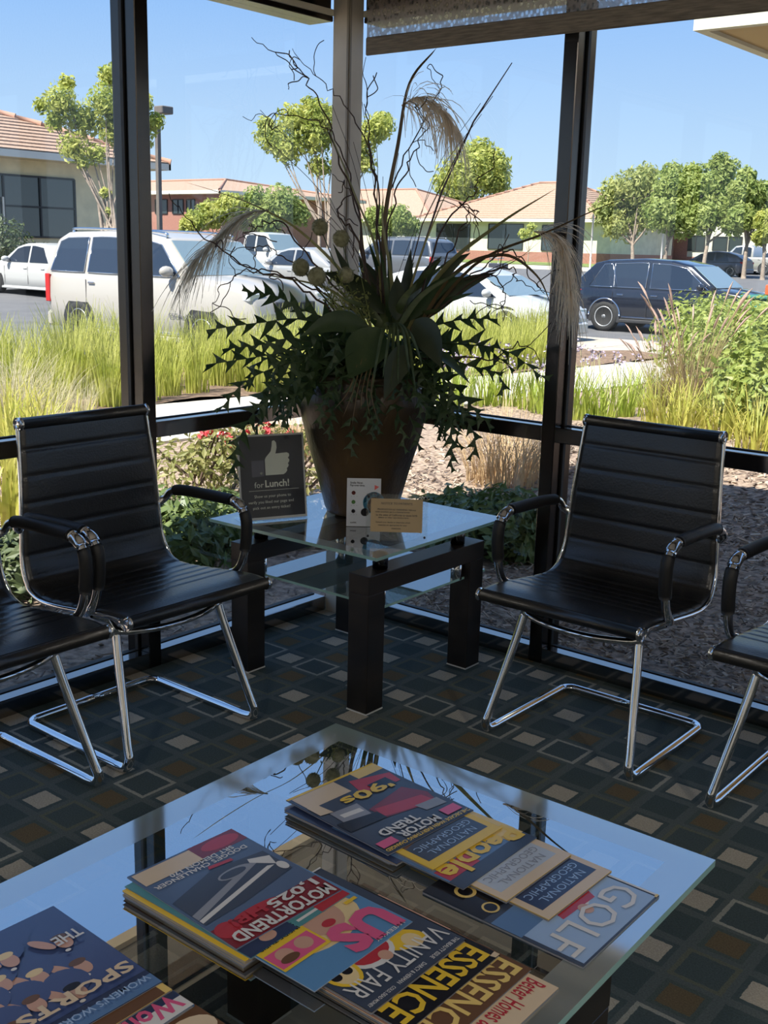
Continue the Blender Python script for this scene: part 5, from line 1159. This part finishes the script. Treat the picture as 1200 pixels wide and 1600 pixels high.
car('white_sedan', 'white sedan parked nose-in by the left building', onroad(-26.5, 16.9), PI, 4.85, 1.82, 1.50, PW, 'sedan')
car('white_car', 'white hatchback half hidden by the right side of the plant', onroad(-11.0, 16.75), 0, 4.6, 1.85, 1.48, PW, 'hatch')
car('black_suv', 'black crossover standing on the road at the right', onroad(-8.95, 22.3), .02, 4.69, 1.84, 1.73, PB, 'cross', trim=CHR2, rim=mat('silver wheel cover', (.55, .56, .57), .35, .5))
d_ = at_d(620, 395, 46); car('grey_suv', 'grey sport utility vehicle seen behind the corner column', onroad(d_.x, d_.y), PI, 5.0, 1.95, 1.88, PG, 'suv', rails=1)
d_ = at_d(425, 385, 47); car('white_pickup', 'white crew-cab truck behind the roof of the large white vehicle', onroad(d_.x, d_.y), 0, 5.4, 1.95, 1.95, PW, 'pickup', rails=False)
d_ = at_d(480, 400, 36); car('silver_car', 'silver car mostly hidden behind the ball flowers', onroad(d_.x, d_.y), PI, 4.7, 1.85, 1.5, PS, 'sedan')
d_ = at_d(1117, 410, 72); car('slate_hatchback', 'slate grey hatchback parked across the road at the right', onroad(d_.x, d_.y), PI, 4.5, 1.76, 1.55, PD, 'hatch')
d_ = at_d(1165, 405, 79); car('silver_pickup', 'silver pickup truck parked behind the slate hatchback', onroad(d_.x, d_.y), PI, 5.7, 1.98, 1.98, PS, 'pickup', cat='truck')
d_ = at_d(1215, 400, 84); car('white_van', 'white vehicle just peeping in at the right edge across the lot', onroad(d_.x, d_.y), PI, 4.8, 1.9, 1.75, PW, 'suv')
# small things by the road
d_ = ground(778, 428); mo_ = empty('utility_cart', d_); tag(mo_, 'small dark cart standing on the road before the lawn', 'cart')
MB().bbox((-.5, -.3, .25), (.5, .3, .6), .05).build('body', PD, mo_); MB().bbox((-.45, -.28, .85), (.2, .28, .9), .02).build('canopy', PS, mo_)
for sx_ in (-.35, .35): S().lathe([(0, -.06), (.2, -.06), (.2, .06), (0, .06)], 16, M=Matrix.Translation((sx_, -.28, .2)) @ Matrix.Rotation(PI/2, 4, 'X')).build('wheel', TYRE, mo_)
for sx_ in (-.42, .15): S().tube([(sx_, -.25, .55), (sx_, -.25, .87)], .02, 6).build('post', PS, mo_)
GRN = mat('green canvas', (.03, .16, .12), .7); d_ = at_d(1200, 452, 24.5); d_.z = gz(d_.x, d_.y); gb = empty('green_trailer', d_); tag(gb, 'green bin with a red lamp behind the black car at the right edge', 'bin')
MB().bbox((-.35, -.5, 0), (1.2, .5, .92), .05).build('bin_body', GRN, gb); MB().bbox((-.4, -.55, .92), (1.25, .55, .99), .02).build('lid', GRN, gb); MB().bbox((-.03, -.1, .99), (.09, .1, 1.22), .02).build('lamp', mat('orange red', (.6, .10, .03), .4), gb)
# ================================================================== buildings
WALLC = mat('cream stucco', (.66, .57, .36), .9, nscale=2, namp=.04); WALLP2 = mat('pale stucco', (.56, .55, .42), .9, nscale=2, namp=.04); FASC = mat('white fascia', (.66, .62, .54), .6); BRICK = mat('red brick', (.28, .13, .095), .85, nscale=12, c2=(.36, .17, .125))
BGLASS = mat('building glass', (.03, .04, .04), .04, 0, .9); BFRAME = mat('dark window frame', (.02, .02, .02), .5); CAPT = mat('hip tile', (.36, .20, .14), .75)
def window(par, M, w_, h_, nx=1, ny=1):
    """frame with panes; M places the lower left corner, x along wall, z up, -y out"""
    b = MB(); t = .07
    for i in range(nx+1): x = w_*i/nx; b.box((x-t/2, -.06, 0), (x+t/2, .05, h_), M)
    for j in range(ny+1): z = h_*j/ny; b.box((0, -.055, z-t/2), (w_, .045, z+t/2), M)
    fo = b.build('window', BFRAME, par)
    for i in range(nx):
        for j in range(ny): MB().box((w_*i/nx, -.01, h_*j/ny), (w_*(i+1)/nx, .01, h_*(j+1)/ny), M).build('pane', BGLASS, fo)
def hip_block(name, label, x0, x1, y0, y1, z0, ze, ov, slope, wall, courses=0, group=None, ridge_cap=True, base=None):
    """rectangular building with hipped tile roof; courses > 0 builds stepped tile courses"""
    root = empty(name, ((x0+x1)/2, (y0+y1)/2, z0)); tag(root, label, 'building', group); I = Matrix.Translation(-root.location)
    MB().box((x0, y0, z0-1.0), (x1, y1, ze), I).build('walls', wall, root)
    if base: MB().box((x0-.06, y0-.06, z0-1), (x1+.06, y1+.06, z0+base), I).build('brick_base', BRICK, root)
    a, b_, c, d = x0-ov, x1+ov, y0-ov, y1+ov; hr = min(b_-a, d-c)/2
    MB().box((a+.1, c+.1, ze-.06), (b_-.1, d-.1, ze), I).build('soffit', WALLC, root)
    f = MB(); f.box((a, c, ze-.05), (b_, c+.1, ze+.22), I); f.box((a, d-.1, ze-.05), (b_, d, ze+.22), I); f.box((a, c, ze-.05), (a+.1, d, ze+.22), I); f.box((b_-.1, c, ze-.05), (b_, d, ze+.22), I); f.build('gutter', FASC, root)
    zr = ze+.2; n = courses or 1
    rf_ = empty('roof', (0, 0, 0), 0, root)
    for k in range(n):
        e0 = hr*k/n; e1 = hr*(k+1)/n; lift = .05 if courses else 0
        zA = zr+e0*slope; zB = zr+e1*slope
        P0 = [(a+e0, c+e0), (b_-e0, c+e0), (b_-e0, d-e0), (a+e0, d-e0)]; P1 = [(a+e1, c+e1), (b_-e1, c+e1), (b_-e1, d-e1), (a+e1, d-e1)]
        g = MB()
        for s_ in range(4):
            t_ = (s_+1) % 4; g.poly([I @ Vector((*P0[s_], zA+lift)), I @ Vector((*P0[t_], zA+lift)), I @ Vector((*P1[t_], zB)), I @ Vector((*P1[s_], zB))])
            if lift: g.poly([I @ Vector((*P0[s_], zA-.0)), I @ Vector((*P0[t_], zA-.0)), I @ Vector((*P0[t_], zA+lift)), I @ Vector((*P0[s_], zA+lift))])
        g.build('tile_course' if courses else 'tile_slope', TILE, rf_)
    if ridge_cap:
        e1 = hr; top = zr+hr*slope
        for P, Q in (((a, c), (a+e1, c+e1)), ((b_, c), (b_-e1, c+e1)), ((b_, d), (b_-e1, d-e1)), ((a, d), (a+e1, d-e1))):
            m_ = 14 if courses else 1
            if courses:
                for k in range(m_):
                    p0 = Vector((*P, zr)).lerp(Vector((*Q, top)), k/m_); p1 = Vector((*P, zr)).lerp(Vector((*Q, top)), (k+1.06)/m_)
                    S().tube([I @ (p0+Vector((0, 0, .07))), I @ (p1+Vector((0, 0, .045)))], [.13, .10], 6).build('hip_tile', CAPT, rf_)
            else: S().tube([I @ Vector((*P, zr+.04)), I @ Vector((*Q, top+.04))], .12, 6).build('hip_tile', CAPT, rf_)
        S().tube([I @ Vector((a+e1, c+e1, top+.05)), I @ Vector((b_-e1, d-e1, top+.05))], .12, 6).build('ridge_tile', CAPT, rf_)
    return root
# left building: long side faces the lot (towards +x); its far corner shows left of the lamp post
XB = -35.0
ev = at_x(240, 262, XB+1.0)      # lower edge of the eave near the far corner
yc = at_x(267, 255, XB+1.0).y
ze = ev.z
L1 = hip_block('tiled_building', 'cream building with tiled hip roof at the left behind the white sedan', XB-18, XB, yc-1.0-30, yc-1.0, gz(XB, 15)+.1, ze, 1.0, .36, WALLC, 22)
def on_x(par, X_, p0, p1, nx, ny):
    a, b_ = at_x(*p0, X_), at_x(*p1, X_); M = Matrix.Translation(Vector((X_+.02, a.y, b_.z))-par.location) @ Matrix.Rotation(PI/2, 4, 'Z'); window(par, M, b_.y-a.y, a.z-b_.z, nx, ny)
on_x(L1, XB, (-58, 268), (118, 372), 3, 2)
MB().box((.0, -.06, 0), (.06, .0, 3)).build('downpipe', FASC, L1, Vector((XB+.06, at_x(3, 300, XB).y, 0))-L1.location+Vector((0, 0, gz(XB, 12))))
# brick office far behind the lamp post
d_ = at_d(250, 345, 95); B2 = hip_block('brick_office', 'distant brick office with tan roof behind the lamp post', d_.x-22, d_.x+7.5, d_.y, d_.y+16, gz(d_.x, d_.y), at_d(250, 304, 95).z, 1.0, .16, BRICK, 0)
for i, (a_, c_) in enumerate(((243, 262), (270, 287), (292, 305))):
    p0 = at_y(a_, 312, d_.y); p1 = at_y(c_, 334, d_.y); window(B2, Matrix.Translation(Vector((p0.x, d_.y-.02, p1.z))-B2.location), p1.x-p0.x, p0.z-p1.z, 2, 1)
# long low building behind the middle trees
d_ = at_d(520, 345, 118); hip_block('distant_building', 'distant tan-roofed building between the bushy trees and the column', d_.x-14, d_.x+13, d_.y, d_.y+18, gz(d_.x, d_.y), at_d(520, 345, 118).z, 1.0, .34, WALLP2, 0)
d_ = at_d(640, 350, 165); hip_block('distant_building', 'distant roof showing just right of the column', d_.x-8, d_.x+12, d_.y, d_.y+14, gz(d_.x, d_.y), at_d(640, 345, 165).z, 1.0, .30, WALLP2, 0)
# pale building right of the column, long side parallel to the glass on the right
YB = 78.0
p0 = at_y(662, 345, YB); p1 = at_y(950, 336, YB)
R1_ = hip_block('pale_building', 'pale building with tiled hip roof across the lot right of the column', p0.x+.8, p1.x-.8, YB, YB+13.5, gz(p0.x, YB)+.3, p0.z, 1.0, .42, WALLP2, 16, base=.7)
for (a_, c_, t_, b_, nx) in ((683, 733, 350, 392, 2), (764, 816, 350, 390, 2), (848, 872, 352, 392, 1)):
    u, v = at_y(a_, t_, YB-.03), at_y(c_, b_, YB-.03); window(R1_, Matrix.Translation(Vector((u.x, YB-.03, v.z))-R1_.location), v.x-u.x, u.z-v.z, nx, 1)
YB2 = 93.0
p0 = at_y(930, 330, YB2); p1 = at_y(1240, 335, YB2)
R2_ = hip_block('shaded_building', 'cream and brick building behind the row of trees at the right', p0.x, p1.x, YB2, YB2+12, gz(p0.x, YB2)+.2, at_y(950, 322, YB2).z, 1.2, .30, WALLP2, 0, base=.7)
for i, (a_, c_, t_, b_, nx) in enumerate(((949, 966, 358, 398, 1), (1075, 1100, 368, 392, 2), (1115, 1135, 370, 392, 1), (1140, 1158, 370, 392, 1))):
    u, v = at_y(a_, t_, YB2-.03), at_y(c_, b_, YB2-.03); window(R2_, Matrix.Translation(Vector((u.x, YB2-.03, v.z))-R2_.location), v.x-u.x, u.z-v.z, nx, 1)
for (a_, c_) in ((1005, 1072),):
    u, v = at_y(a_, 365, YB2-.1), at_y(c_, 405, YB2-.1); MB().box((u.x, YB2-.1, v.z), (v.x, YB2, u.z), Matrix.Translation(-R2_.location)).build('brick_panel', BRICK, R2_)
# lamp post
d_ = at_d(250, 380, 44); zt = at_d(251, 172, 44).z; lp = empty('lamp_post', (d_.x, d_.y, gz(d_.x, d_.y))); tag(lp, 'tall dark lamp post beside the left building', 'lamp post'); hh = zt-gz(d_.x, d_.y)
POLE = mat('grey-brown pole', (.13, .115, .105), .5)
MB().bbox((-.085, -.085, 0), (.085, .085, hh), .01).build('pole', POLE, lp); MB().bbox((.12, -.28, hh-.30), (.62, .28, hh-.02), .03).build('lamp_head', POLE, lp); MB().box((.07, -.05, hh-.2), (.13, .05, hh-.1)).build('arm', POLE, lp); MB().bbox((-.25, -.25, 0), (.25, .25, .5), .03).build('footing', CONC, lp)
for i, (x_, t_, b_, dd_) in enumerate(((923, 335, 400, 60), (1033, 365, 405, 62))):
    d_ = at_d(x_, b_, dd_); z_ = gz(d_.x, d_.y); po = empty('sign_pole', (d_.x, d_.y, z_)); tag(po, ['slim pale pole right of the right-hand mullion', 'slim pale pole among the trees at the right'][i], 'pole'); zt = at_d(x_, t_, dd_).z
    S().tube([(0, 0, 0), (0, 0, zt-z_)], .05, 8).build('pole', FASC, po); MB().bbox((-.09, -.09, 0), (.09, .09, .05), .01).build('base_plate', FASC, po)
